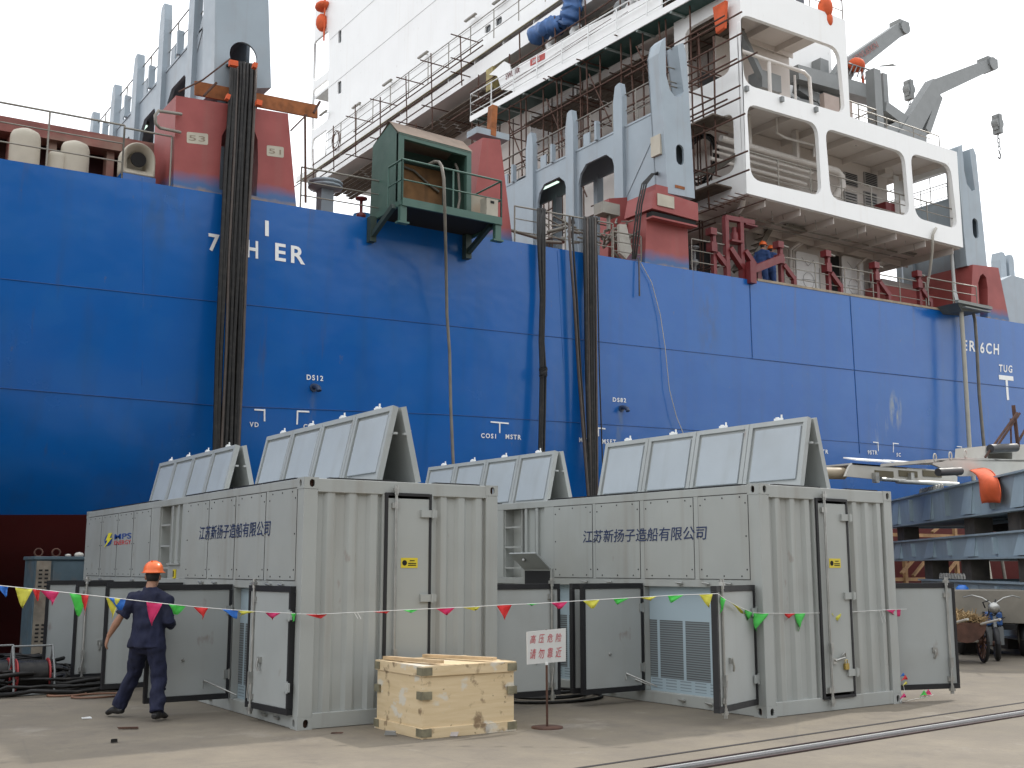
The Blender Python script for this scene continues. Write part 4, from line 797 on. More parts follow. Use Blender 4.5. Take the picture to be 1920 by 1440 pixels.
br=bpy.data.objects.new('gantry_bracket',None); COL.objects.link(br); br.parent=ship
for px_ in (1362,1390):
    X=PY(px_,480,23.2).x; zb=deckz(X); mb=MB(); mb.bar((X,23.2,zb),(X,23.2,PY(px_,408,23.2).z),.14,.15); mb.bar((X+.08,23.15,zb+.9),(X+.62,23.15,zb+.35),.18,.15); mb.bar((X+.62,23.15,zb-.1),(X+.62,23.15,zb+.45),.16,.15); mb.build('bracket_post',m_bracket,br)
mb=MB(); a=PY(1358,408,23.2);b_=PY(1412,418,23.2); mb.bar(a,b_,.16,.14); mb.bar(PY(1366,452,23.2),PY(1388,456,23.2),.3,.06); mb.box(PY(1399,418,23.1),PY(1407,430,23.4)); mb.build('cross_head',m_bracket,br)
mb=MB(); p=PY(1377,445,23.3); mb.lathe(p-V((0,0,.2)),(0,0,1),[(.13,0),(.13,.3),(.08,.36),(.08,.5)],10); mb.build('jack',m_bracket,br)
mb=MB(); a,b_=PY(1408,507,22.95),PY(1466,484,23.1); mb.bar(a,b_,.2,.22); mb.box(a-V((.12,.1,.4)),a+V((.12,.1,.25))); mb.build('swing_arm',m_bracket,br)
# red deck machinery, valve stands and odds along the deck
mb=MB(); a=PY(1660,545,24.6);b_=PY(1800,548,24.6); mb.box((a.x,24.6,deckz(a.x)),(b_.x,26,deckz(a.x)+1.15)); S(mb,'deck_locker',m_red)
mb=MB(); a=PY(1645,520,25.2); mb.box((a.x,25,deckz(a.x)+1.15),(a.x+4,26.5,deckz(a.x)+1.5)); S(mb,'locker_cover',M('cover_grey',(.36,.33,.31),.7))
mb=MB(); 
for px_ in (609,): X=PY(px_,380,24.3).x; mb.bar((X,24.3,deckz(X)),(X,24.3,deckz(X)+1.0),.32,.3); mb.lathe((X,24.3,deckz(X)+.95),(0,0,1),[(.25,0),(.42,.05),(.42,.1),(.36,.12),(.42,.14),(.42,.2),(.1,.24)],12)
S(mb,'vent_post',m_lash)
for px_,Yv in ((677,24.3),(1300,23.6)):
    X=PY(px_,400,Yv).x; mb=MB(); o=V((X,Yv,deckz(X))); mb.lathe(o,(0,0,1),[(.16,0),(.16,.05),(.05,.08),(.05,.35),(.12,.4),(.12,.5),(.04,.55),(.04,.85),(.15,.88),(.15,.92),(.02,.95)],10); S(mb,'valve_stand',m_davit if px_>1000 else m_bracket)
mb=MB(); X=PY(700,420,24.6).x
for X_ in (X-.25,X+.55): mb.lathe((X_,24.7,deckz(X)),(0,0,1),[(.24,0),(.24,.62)],14)
S(mb,'blue_drum',M('drum_blue',(.03,.25,.6),.4))
mb=MB(); 
for k in range(6): z=deckz(17)+.1+.06*k; mb.tube([(15.8,23.9+.12*k,z),(18.5,23.8+.1*k,z+.02)],.04,6)
mb.each('deck_pipe',m_red,ship)
# ---------- hall added behind the camera, unseen, so the ship's side mirrors something dark ----------
m_added_hall=M('added_hall_cladding',(.16,.17,.18),.7,var=.12,vs=.4,streak=.3); hall=thing('added_dark_hall','long grey hall added unseen behind the camera to darken the hull reflections','added building',(0,-40,0))
mb=MB(); mb.box((-120,-75,0),(60,-40,24)); mb.build('wall',m_added_hall,hall)
mb=MB(); mb.prism([(-121,-76,24),(-121,-39,24),(-121,-57,29)],(182,0,0)); mb.build('roof',M('added_hall_roof',(.09,.1,.11),.6),hall)
for k in range(7): mb=MB(); mb.box((-112+24*k,-40.0,0),(-98+24*k,-39.85,17)); mb.build('door',M('added_hall_door',(.06,.08,.1),.6) if k<1 else bpy.data.materials['added_hall_door'],hall)
# ---------- cables, hoses and pipes hanging down the side ----------
rnd=random.Random(3)
def hang(mb,pts,r,off=.25,jit=0.,n=6):
    P=[PY(x,y,D-off) for x,y in pts]; dense=[]
    for i in range(len(P)-1):
        for k in range(4):
            q=P[i].lerp(P[i+1],k/4); dense.append(q+V((rnd.uniform(-jit,jit),rnd.uniform(-jit,jit),0)))
    dense.append(P[-1]); mb.tube(dense,r,n)
def down(P):
    """keep running down to the quay"""
    q=P[-1]; return P+[V((q.x-.1,q.y-.3,1.2)),V((q.x-.2,q.y-.8,.15)),V((q.x-.3,q.y-1.6,.05))]
cb=thing('cable_bundle','thick bundle of black cables hanging from the round hole above the red pedestal','cable bundle',tuple(PY(425,700,D-.3)),0,'cables hanging down the hull')
for k in range(22):
    u=(k%11)/10; d_=k//11; j=rnd.uniform(-.03,.03); x0,x1,x2=434+44*u,415+47*u,402+45*u
    r=rnd.choice((.035,.04,.045,.03)); mb=MB(); off=.22+.09*d_+rnd.uniform(0,.05)
    top=PY(x0+rnd.uniform(-2,2),118+10*abs(u-.5),23.0-.05*d_); back=top+V((0,1.2,-.4)); p1=PY(x1,480,D-off); p2=PY(x2+rnd.uniform(-2,2),840,D-off-.05)
    P=[back,top+V((0,.3,.12)),top,top.lerp(p1,.12)+V((0,-.02,0)),top.lerp(p1,.5)+V((j,0,0)),p1,p1.lerp(p2,.5)+V((j,0,0)),p2]
    mb.tube(down(P),r,7); mb.build('cable',m_cable if k%7 else m_cable2,cb)
mb=MB()
for y,x0,x1 in ((118,430,445),(122,474,481),(181,424,430),(192,480,490)): a=PY(x0,y,22.75);b_=PY(x1,y+3,22.75); mb.bar(a,b_,.12,.12)
mb.build('tie',m_oran2,cb)
cb2=thing('cable_bundle','narrow strand of dark cables over the railing, with a tangled knot halfway down','cable bundle',tuple(PY(1016,700,D-.2)),0,'cables hanging down the hull')
for k,(a,b_,c_) in enumerate(((1012,1012,1011),(1017,1016,1015),(1021,1019,1020),(1009,1013,1013))):
    mb=MB(); P=[PY(a+4,400,23.5),PY(a,392,23.1),PY(a,440,D-.2),PY(b_+2,560,D-.2),PY(b_,640,D-.2),PY(c_+3,700,D-.22),PY(c_,853,D-.2)]; mb.tube(down(P),.03+.008*(k%2),6); mb.build('cable',m_cable,cb2)
mb=MB()
for k in range(9): q=PY(1016,690+2*k,D-.24); mb.tube([q+V((.13*cos(t_*1.1+k),-.06,.05*sin(t_*1.7+k))) for t_ in range(6)],.012,5)
mb.build('knot',m_cable,cb2)
cb3=thing('cable_bundle','wide group of dark cables over the railing in front of the lit lashing frame','cable bundle',tuple(PY(1108,700,D-.2)),0,'cables hanging down the hull')
for k,(a,b_,c_,r) in enumerate(((1068,1085,1103,.04),(1074,1089,1106,.03),(1096,1100,1107,.045),(1101,1104,1108,.035),(1106,1108,1111,.045),(1111,1112,1115,.05),(1116,1118,1120,.035),(1119,1124,1132,.018))):
    mb=MB(); P=[PY(a+2,418,23.6),PY(a,408,23.15),PY(a,450,D-.2),PY((a+b_)/2,560,D-.2-.02*(k%3)),PY(b_,700,D-.2),PY(c_,930,D-.22)]; mb.tube(down(P),r,7); mb.build('cable',m_cable if k%3 else m_cable2,cb3)
mb=MB(); P=[PY(*p,y) for p,y in (((805,308),22.0),((815,303),21.8),((823,304),21.6),((828,312),21.5),((832,335),21.45),((834,400),21.45),((836,480),22.3),((838,590),22.6),((843,660),22.6),((845,760),22.6),((850,873),22.5))]; mb.tube(down(P),.038,8); one('water_hose',mb,m_hose,'single grey hose hanging from the green machine box down the hull','hose')
mb=MB(); mb.tube([PY(*p,D-.06) for p in ((1200,490),(1222,530),(1238,590),(1247,650),(1255,730),(1268,780),(1282,815))]+[PY(1290,835,D-1)],.011,5); one('loose_wire',mb,M('pale_wire',(.45,.42,.36),.5,var=0),'thin pale wire curving down the hull by the red pedestal','wire')
mb=MB(); mb.tube([PY(1196,484,D+.1),PY(1198,488,D-.1),PY(1199,555,D-.12)],.022,6); one('rope_end',mb,m_cable2,'short dark rope end hanging over the deck edge','rope')
mb=MB(); P=[PY(*p,y) for p,y in (((1755,428),23.-.05),((1749,440),22.9),((1748,470),23.2),((1744,505),23.6),((1737,545),24.))]; mb.tube(P,.05,8); one('drain_hose',mb,m_conv,'pale hose hanging from the lower edge of the white wing','hose')
mb=MB(); P=[PY(*p,D-.55) for p in ((1802,580),(1806,640),(1812,740),(1819,858))]; mb.tube(P+[V((P[-1].x+.1,P[-1].y-.4,1.)),V((P[-1].x+.1,P[-1].y-.6,.05))],.07,10); one('shore_pipe',mb,M('pipe_pale',(.36,.34,.28),.5,var=.1),'pale straight pipe running down the hull below the overhanging tray','pipe')
mb=MB(); P=[PY(*p,D-.4) for p in ((1822,575),(1828,600),(1831,640),(1836,740),(1846,850))]; mb.tube(P+[V((P[-1].x+.1,P[-1].y-.4,1.)),V((P[-1].x+.1,P[-1].y-.6,.05))],.055,8); one('shore_hose',mb,m_hose,'dark hose with a coupling beside the pale pipe','hose')
t_=thing('drip_tray','dark tray with a ribbed rim overhanging the deck edge beside the arched red pedestal','tray',tuple(PY(1795,585,22.6)))
a,b_=PY(1768,573,22.75),PY(1828,578,22.75); mb=MB(); mb.prism([(a.x,22.2,a.z),(b_.x,22.2,b_.z),(b_.x-.2,22.3,b_.z-.25),(a.x+.35,22.3,a.z-.22)],(0,1.0,0)); mb.build('tray',M('tray_grey',(.1,.11,.105),.6,var=.2),t_); mb=MB(); mb.box((a.x-.05,22.12,a.z-.02),(b_.x+.05,22.25,a.z+.08)); mb.box((a.x+.3,22.1,a.z-.14),(b_.x-.1,22.24,a.z-.1)); mb.build('rim',M('rim_grey',(.2,.21,.2),.6),t_)
mb=MB(); mb.tube([PY(1783,462,23.4),PY(1790,545,23.2)],.06,8); mb.bar(PY(1789,545,23.1),PY(1796,572,22.8),.12,.1); mb.build('support',M('support_grey',(.4,.41,.4),.5),t_)
# ---------- green machine box hung over the deck edge ----------
ac=thing('machine_cabin','green machine box with dusty brown roof on a railed platform over the deck edge','machine box',(12.7,22.4,9.9))
A=lambda mb,n,m=m_agreen,p=ac,**k: mb.build(n,m,p,**k)
xl,xr_=11.74,13.72; yf,yb_=22.2,23.5; zb_,zt_=9.9,11.62
mb=MB(); mb.prism([(xl,yf,zb_-.02),(xl,yf,zt_),(xl,22.6,12.0),(xl,yb_,11.7),(xl,yb_+.1,9.72)],(.04,0,0)); A(mb,'side_wall')
mb=MB(); mb.prism([(xr_,yf,zb_),(xr_,yf,zt_-.05),(xr_,22.6,11.95),(xr_,yb_,11.6),(xr_,yb_,zb_)],(-.04,0,0)); A(mb,'side_wall')
mb=MB(); mb.add([(xl-.03,yf-.04,zt_),(xr_+.03,yf-.04,zt_-.06),(xr_+.03,22.62,11.97),(xl-.03,22.62,12.03)],[(0,1,2,3)]); mb.add([(xl-.03,yf-.04,zt_-.04),(xr_+.03,yf-.04,zt_-.1),(xr_+.03,22.62,11.93),(xl-.03,22.62,11.99)],[(0,1,2,3)]); mb.add([(xl-.03,22.62,12.03),(xr_+.03,22.62,11.97),(xr_,yb_,11.6),(xl,yb_,11.7)],[(0,1,2,3)]); A(mb,'roof',m_roofbrown)
mb=MB(); mb.box((xl,yf-.03,zb_-.05),(xl+.14,yf+.08,zt_)); mb.box((xr_-.13,yf-.03,zb_-.05),(xr_,yf+.08,zt_-.06)); mb.bar((xl+.14,yf+.02,zt_-.07),(xr_-.13,yf+.02,zt_-.13),.1,.13); A(mb,'front_frame')
mb=MB(); mb.box((xl+.1,23.05,10.35),(xr_-.3,23.4,11.25)); A(mb,'cooling_core',m_core)
mb=MB(); mb.box((xl+.04,23.0,11.25),(xr_-.04,23.45,11.55)); mb.box((xr_-.3,22.9,9.9),(xr_-.04,23.4,11.3)); A(mb,'duct',M('duct_green',(.03,.065,.055),.6))
mb=MB(); mb.tube([(xr_-.25,22.5,11.3),(xr_-.2,22.45,11.1),(xr_-.18,22.4,10.4),(xr_-.3,22.3,10.05),(xr_-.6,22.2,9.95)],.035,8); mb.tube([(12.,23.02,11.2),(12.6,23.0,11.1),(13.,23.0,10.85),(13.3,23.0,10.7)],.03,6); A(mb,'pipe',m_hose)
px0,px1=11.55,14.22; pf=21.62; mb=MB(); mb.box((px0,pf,9.72),(px1,23.3,9.78)); A(mb,'platform_floor',m_black)
mb=MB(); mb.box((px0,pf-.04,9.66),(px1,pf+.02,9.84)); mb.box((px0-.03,pf,9.66),(px0+.03,23.3,9.8)); mb.box((px1-.03,pf,9.66),(px1+.03,23.3,9.8)); A(mb,'platform_edge')
for x in (px0+.05,px1-.08): mb=MB(); mb.box((x-.08,pf+.0,9.3),(x+.08,pf+.12,9.68)); mb.box((x-.14,pf-.02,9.26),(x+.14,pf+.14,9.3)); A(mb,'stub_leg')
for x in (11.45,14.05): mb=MB(); mb.bar((x,pf+.2,9.68),(x,22.95,9.2),.1,.12); mb.box((x-.08,22.8,9.1),(x+.08,22.98,9.7)); A(mb,'brace',M('brace_green',(.03,.05,.042),.6))
rl=railing([(px0,yf+.1,9.8),(px0,pf,9.8),(px1,pf,9.8),(px1,22.9,9.8)],.95,2,1.3,.024,m_agreen,ac,'platform_railing')
mb=MB(); p=PY(917,392,21.75); mb.box(p-V((.16,.14,.2)),p+V((.16,.14,.24))); bx=A(mb,'control_box',M('box_cream',(.42,.39,.32),.6,dirt=.3)); mb=MB(); mb.box((p.x-.05,p.y-.15,p.z+.1),(p.x+.05,p.y-.14,p.z+.16)); mb.build('display',m_black,bx)
mb=MB(); mb.box((13.75,22.3,9.8),(14.35,22.8,10.55)); A(mb,'cabinet',M('cab_cream',(.36,.32,.25),.7,dirt=.5,dc=(.25,.13,.06)))
mb=MB(); mb.tube([(12.,22.,9.82),(12.5,21.9,9.86),(13.,22.,9.84),(13.4,22.05,9.9)],.04,6); mb.tube([(12.1,22.3,9.85),(12.9,22.2,9.85),(13.5,22.3,9.85)],.035,6); A(mb,'floor_hose',m_cable)
# ---------- boarding platform slung along the deckhouse front ----------
XP=23.25
pl=thing('rescue_platform','white railed platform with green underside slung along the deckhouse front, two blue covers on it','platform',tuple(PX(1060,100,XP)))
Q=lambda mb,n,m=m_white,**k: mb.build(n,m,pl,**k)
a,b_=PX(882,229,XP),PX(1340,-25,XP); dv_=(b_-a); U=dv_.normalized(); up=V((0,0,1)); out=V((1,0,0)); Lp=dv_.length
mb=MB(); mb.prism([a,b_,b_+V((1.15,0,0)),a+V((1.15,0,0))],(0,0,.05)); Q(mb,'floor',m_pgreen)
mb=MB(); mb.prism([a-out*.03+up*.0,b_-out*.03,b_-out*.03+up*.24,a-out*.03+up*.24],(.05,0,0)); mb.prism([a+out*1.15,b_+out*1.15,b_+out*1.15+up*.2,a+out*1.15+up*.2],(.05,0,0)); mb.prism([a-U*.03,a+out*1.15-U*.03,a+out*1.15-U*.03+up*.2,a-U*.03+up*.2],tuple(U*.04)); Q(mb,'edge_beam')
for k in range(9): q=a+U*(Lp*k/8.5+.5); mb=MB(); mb.bar(q-up*.03,q+out*1.15-up*.03,.09,.06); Q(mb,'cross_bar',M('crossbar_grey',(.3,.36,.35),.5))
railing([a+out*1.1,a,b_],1.2,3,1.6,.026,m_letter,pl,'platform_railing')
def onp(x,y,o=0.): return PX(x,y,XP+o)
mb=MB(); pts=[onp(*p,.12) for p in ((940,118),(953,112),(956,125),(975,116),(1010,98),(1012,150),(948,182),(940,160))]; pts=[onp(*p,.12) for p in ((917,140),(945,115),(955,120),(958,133),(975,120),(1100,50),(1240,-20),(1240,30),(975,172),(940,168),(932,142))]
mb.plate(lambda u,v:(XP+.12,u,v),[(p.y,p.z) for p in pts],[],(.06,0,0)); Q(mb,'side_panel')
mb=MB(); o=onp(948,150,.11);e=onp(974,135,.11);w=onp(948,138,.11); words(mb,'SWL 10t',o,e-o,w-o,.02); Q(mb,'lettering',m_bracket)
mb=MB(); q=[onp(*p,.1) for p in ((994,124),(1021,110),(1021,99),(994,112))]; mb.plate(lambda u,v:(XP+.1,u,v),[(p.y,p.z) for p in q],[],(.015,0,0)); dg_=Q(mb,'danger_sign',M('sign_red',(.5,.06,.05),.5,var=0)); mb=MB(); o,e,w=onp(998,120,.09),onp(1012,112.5,.09),onp(998,112,.09); words(mb,'DANGER',o,e-o,w-o,.02); mb.build('lettering',m_letter,dg_)
mb=MB(); o,e,w=onp(996,137,.11),onp(1020,123,.11),onp(996,134,.11); words(mb,'WORKING LOAD',o,e-o,w-o,.0); Q(mb,'lettering',m_davit)
for sx in (921,1005): 
    mb=MB(); p=onp(sx+6,152,.5); mb.box(p-V((.25,.25,.45)),p+V((.25,.25,.5))); Q(mb,'winch',M('winch_%d'%sx,(.3,.24,.09) if sx<1000 else (.35,.33,.3),.6,var=.4,vs=5))
for px_,py_ in ((1030,85),(1075,60),(1150,40),(1180,15)): mb=MB(); p=onp(px_,py_,.6); mb.tube([p-V((0,.3,.6)),p,p+V((0,-.3,.2))],.16,10); Q(mb,'vent_trunk',m_white)
mb=MB(); p=onp(1165,15,.55); mb.sph(p,.28); Q(mb,'winch',m_davit)
def lumpy(name,pts,r,mat,label,cat,group=None,seed=1):
    rr_=random.Random(seed); mb=MB(); P=[V(p) for p in pts]; dense=[];rad=[]
    for i in range(len(P)-1):
        for k in range(5): dense.append(P[i].lerp(P[i+1],k/5)); rad.append(r*(.75+.5*rr_.random()))
    dense.append(P[-1]); rad.append(r*.6); rad[0]*=.6; mb.tube(dense,rad,12)
    for i in range(len(mb.v)): mb.v[i]=mb.v[i]+V([rr_.uniform(-1,1)*r*.14 for _ in range(3)])
    return one(name,mb,mat,label,cat,group)
lumpy('tarpaulin',[onp(1000,72,.4),onp(1020,55,.4),onp(1040,50,.4),onp(1053,44,.4)],.34,m_tarp,'blue tarpaulin lying lengthwise along the white platform','tarpaulin','blue covers',1)
lumpy('tarpaulin',[onp(1066,48,.4),onp(1070,30,.4),onp(1073,12,.4),onp(1074,-6,.4)],.36,m_tarp,'blue tarpaulin wrapped upright round a winch on the platform','tarpaulin','blue covers',2)
mb=MB(); p=PX(1350,35,23.6); mb.prism([p+V((0,-.25,.5)),p+V((0,.3,.5)),p+V((0,.2,-.4)),p+V((0,-.15,-.35))],(.12,0,0)); one('orange_cloth',mb,m_oran2,'small orange cloth hanging between the platform and the white wing','cloth')
# ---------- scaffolding ----------
XS=23.45
sf=thing('scaffolding','rusty pipe scaffolding with dark planks along the deckhouse front','scaffolding',(23.5,35,10.4))
def pole(p,q,r=.03): mb=MB(); mb.tube([p,q],r,6); mb.build('pole',m_rust,sf)
for x0,y0,x1,y1 in ((713,182,713,262),(761,143,763,232),(808,100,811,242),(863,67,866,160),(666,196,667,294),(625,236,626,320),(587,280,588,360),(974,61,979,330),(1040,31,1049,310),(1097,0,1104,285),(1178,-10,1190,240),(1232,-10,1238,82),(1309,62,1330,392),(1338,68,1343,330),(1257,107,1263,168),(780,232,782,300),(885,226,887,330),(928,240,930,330)):
    pole(PX(x0,y0,XS),PX(x1,y1,XS))
for x,y,L in ((819,166,20),(1147,35,11),(1178,22,10),(1391,22,5.5),(1391,62,5),(1420,98,4.5),(1388,160,4.2),(1388,183,4.2),(1397,213,4.2),(1402,283,4.5),(1405,318,4.5),(1382,110,4),(905,75,12)):
    p=PX(x,y,XS-.06); pole(p,p+V((0,L,0)),.028)
for x,y in ((866,70),(866,114),(808,118),(763,150),(713,190),(667,222),(811,202),(763,232),(713,262),(667,293),(866,140),(1104,118),(1190,128),(1050,150),(979,205),(1313,130),(1317,180),(1325,240),(1328,325)):
    p=PX(x,y,XS+.05); pole(p-V((.55,0,0)),p+V((.9,0,0)),.026)
for y in range(26,52,2):
    pole(V((26.0,y+.3*(y%3),10.3)),V((26.0,y+.3*(y%3),21.5)),.026)
for z in (11.6,13.2,14.8,16.4,18.4,20.2): pole(V((25.95,25.5,z)),V((25.95,51,z)),.026)
for k in range(10): pole(V((24.2,27+2.4*k,21.4)),V((26.2,27+2.4*k,21.4)),.026)
pr_=random.Random(9)
for k in range(26): y=pr_.uniform(25.2,50); z=pr_.uniform(10.5,18); pole(V((24.6,y,10.3)),V((24.6,y,z+3)),.026) if k%2 else pole(V((24.5+pr_.uniform(0,1),y,z)),V((24.5+pr_.uniform(0,1),y+pr_.uniform(3,6),z)),.026)
for k in range(12): y=24.8+1.15*k; pole(V((23.5,y,13.2+.5*(k%3))),V((23.5,y,20.5+1.3*(k%2))),.028)
for z in (15.6,17.0,18.3,19.5,21.2): pole(V((23.42,23.2,z)),V((23.42,38,z)),.028)
for k in range(5): pole(V((23.46,25+2.6*k,14.5)),V((23.46,27.4+2.6*k,19.0)),.026)
for k in range(9): pole(V((23.1,25.3+1.4*k,17.0+1.3*(k%3))),V((24.9,25.3+1.4*k,17.0+1.3*(k%3))),.024)
for z in (12.4,14.3,16.2,18.2): pole(V((24.55,25,z)),V((24.55,50,z)),.026)
for z,y0,y1 in ((21.95,38.5,54),(22.9,37,54),(20.6,30,38)): pole(V((23.42,y0,z)),V((23.42,y1,z)),.028)
def plank(x,y0,y1,z): mb=MB(); mb.box((x,y0,z),(x+.23,y1,z+.05)); mb.build('plank',m_plank,sf)
for i,x in enumerate((24.15,24.45,24.75,25.05,25.35,25.65)):
    for k in range(7): plank(x,26.5+3.9*k+.3*(i%3),30.2+3.9*k+.3*(i%3),21.5+.01*(k%2))
for i,x in enumerate((24.3,24.6,24.9,25.2,25.5)):
    for k in range(3): plank(x,24.6+3.6*k,28.1+3.6*k,19.05+.01*(k%2))
for i in range(3):
    for z in (15.2,13.0): plank(23.2+.25*i,23.6,26.4,z)
for k in range(9): pole(V((24.0,24.7+1.2*k,19.0)),V((25.9,24.7+1.2*k,19.0)),.024)
mb=MB(); a=PY(1330,380,22.9)
for k in range(6): p=PX(1378-k*13,362+k*5,XS-.1); q=p+V((.7,0,0)); mb.tube([p,q],.018,5)
p=PX(1404,366,XS-.1); mb.tube([p,p+V((0,3.6,0))],.02,5); p=p+V((.7,0,0)); mb.tube([p,p+V((0,3.6,0))],.02,5); mb.build('step_frame',m_rust,sf)
def coil(c,r,n,ax,mat,name,label,cat,tr=.02,group=None,parent=None):
    mb=MB(); c=V(c); rr_=random.Random(5)
    for i in range(n):
        q=r*rr_.uniform(.8,1.05); o=c+V([rr_.uniform(-.06,.06) for _ in range(3)]); P=[]
        for k in range(19):
            t=2*pi*k/18; P.append(o+(V((q*cos(t),q*sin(t),.02*i)) if ax=='z' else V((.03*i,q*cos(t),q*sin(t)*1.15))))
        mb.tube(P,tr,6)
    return one(name,mb,mat,label,cat,group)
coil(PX(1310,300,24.6),.75,7,'x',m_cable,'cable_coil','black cable coil hanging in the opening of the white front screen','cable coil',.03)
mb=MB(); 
for k in range(5): mb.tube([PX(1296,322+2*k,23.8),PX(1330,318+2*k,23.8),PX(1355,304+2*k,23.8),PX(1378,288+2*k,23.8)],.02,5)
one('slack_cable',mb,m_hose,'grey cables slung across the opening of the front screen','cable')
coil(PX(628,262,23.7),.42,3,'x',m_rust,'wire_coil','thin wire loop hung on a scaffold pole at the far end','wire coil',.02)
# hook blocks hanging from the davits
def hook(px_,y0,yt,label,Y):
    t=thing('hook_block',label,'hook block',tuple(PY(px_,y0,Y)),0,'davit hook blocks'); c=PY(px_,y0,Y); mb=MB(); mb.box(c-V((.15,.1,.28)),c+V((.15,.1,.28))); mb.lathe(c-V((0,.14,0)),(0,1,0),[(.22,0),(.22,.28)],14); mb.box(c-V((.1,.16,.42)),c+V((.1,.16,.36))); mb.build('block',m_davit,t)
    mb=MB(); 
    for s_ in (-.15,.15): mb.tube([c+V((s_,0,.25)),PY(px_+s_*30,yt,Y)],.009,4)
    mb.build('rope',M('wire_pale',(.45,.45,.45),.5,var=0),t)
    mb=MB()
    for k in range(5):
        o=c-V((0,0,.36+.17*k)); mb.tube([o+V(((.055*cos(q),.0,.1*sin(q)) if k%2 else (0,.055*cos(q),.1*sin(q)))) for q in [2*pi*i/8 for i in range(9)]],.018,5)
    mb.build('chain',m_davit,t); mb=MB(); o=c-V((0,0,1.2)); mb.tube([o+V((0,0,.05)),o,o+V((.07,0,-.08)),o+V((.06,0,-.2)),o+V((-.02,0,-.26)),o+V((-.1,0,-.2))],.03,7); mb.build('hook',m_davit,t)
hook(1704,168,52,'hook block with chain hanging near the wing roof, from the rear davit',26.2)
hook(1870,232,122,'hook block with chain hanging clear against the sky, from the front davit',24.6)
# orange covers
mb=MB(); p=PX(605,12,24.6); mb.sph(p,.42,(1,1.4,.6)); mb.sph(p-V((0,0,1.0)),.38,(1,.9,1.4)); mb.tube([p-V((0,.3,2.2)),p+V((0,-.3,.4))],.05,6); one('wrapped_lamp',mb,m_oran2,'lamp wrapped in orange cloth on the far end of the high house','lamp')
mb=MB(); p=PY(1548,28,23.1); mb.sph(p+V((0,0,.25)),.36,(.7,.7,1)); mb.sph(p+V((.08,0,-.15)),.3,(.6,.6,1)); mb.tube([p+V((.05,0,-.4)),p+V((.12,0,-.9))],[.1,.04],6); one('wrapped_bundle',mb,m_oran2,'orange wrapped bundle on the upper wing railing','bundle')
mb=MB(); p=PY(1606,122,26); mb.sph(p,.3,(1.2,1,.9)); mb.tube([p+V((.3,0,-.1)),p+V((.35,0,-.9))],.05,6); one('float_cover',mb,m_oran2,'round orange cover on a pole beside the rear davit','cover')
# ---------- wooden crate ----------
m_ply,t,N_,L_,b=node_mat('plywood',.7); g=G(t); wv=g.noise(2.2,6,g.map((1,1,9))); c=g.mix(g.rng(wv,.3,.7),(.60,.46,.27),(.70,.56,.36))
c=g.mix(g.math('MULTIPLY',g.rng(g.noise(5.5,7),.575,.66),.75),c,(.13,.07,.035)); c=g.mix(g.math('MULTIPLY',g.rng(g.noise(15,5),.66,.72),.75),c,(.10,.055,.03))
c=g.mix(g.math('MULTIPLY',g.rng(g.noise(3.,9,g.map((1,1,1.6),(4,2,1))),.58,.63),.6),c,(.62,.63,.6)); L_.new(c,b.inputs['Base Color']); g.bump(g.noise(30,4,g.map((1,1,6))),b,.2,.004)
m_batten=M('rough_batten',(.52,.38,.23),.8,var=.25,vs=6); m_corner=M('corner_plate',(.24,.22,.15),.5,metal=.4,var=.3,vs=10)
cx0,cx1,cy0,cy1=5.62,6.69,9.92,10.89; ch=.69
cr=thing('wooden_crate','pale plywood packing crate with dark stains and metal corner plates in front of the container','crate',(6.15,10.4,0))
K=lambda mb,n,m=m_ply,**k: mb.build(n,m,cr,**k)
mb=MB(); mb.box((cx0,cy0,.03),(cx1,cy1,ch-.09)); K(mb,'box',bevel=.004)
mb=MB(); e=.018
for z0_,z1_ in ((.0,.1),(ch-.1,ch)):
    mb.box((cx0-e,cy0-e,z0_),(cx1+e,cy0,z1_)); mb.box((cx0-e,cy1,z0_),(cx1+e,cy1+e,z1_)); mb.box((cx0-e,cy0,z0_),(cx0,cy1,z1_)); mb.box((cx1,cy0,z0_),(cx1+e,cy1,z1_))
K(mb,'edge_batten',bevel=.003)
mb=MB(); mb.box((cx0-.002,cy0-.002,ch-.03),(cx1+.002,cy1+.002,ch-.004)); K(mb,'lid')
for y,xo in ((cy0+.14,0),(cy1-.22,.0)): pass
for a,b_ in (((cx0+.08,cy0+.95,ch+.02),(cx0+.22,cy0+.03,ch+.03)),((cx0+.55,cy0+.95,ch+.02),(cx0+.86,cy0+.04,ch+.03))): mb=MB(); mb.bar(a,b_,.07,.032); K(mb,'top_batten',m_batten)
for x in (cx0,cx1):
    for z in (.02,.37,ch-.09):
        sx=1 if x==cx0 else -1; mb=MB(); w=.09; mb.box((min(x-sx*.022,x+sx*w),cy0-.024,z),(max(x-sx*.022,x+sx*w),cy0-.018 if z!=.37 else cy0-.001,z+.075)); mb.box((min(x-sx*.024,x-sx*.001),cy0-.022,z),(max(x-sx*.024,x-sx*.001),cy0+.09,z+.075)); K(mb,'corner_plate',m_corner)
for z in (.02,.37,ch-.09): mb=MB(); mb.box((cx0-.024,cy1-.09,z),(cx0-.001,cy1+.022,z+.075)); K(mb,'corner_plate',m_corner)
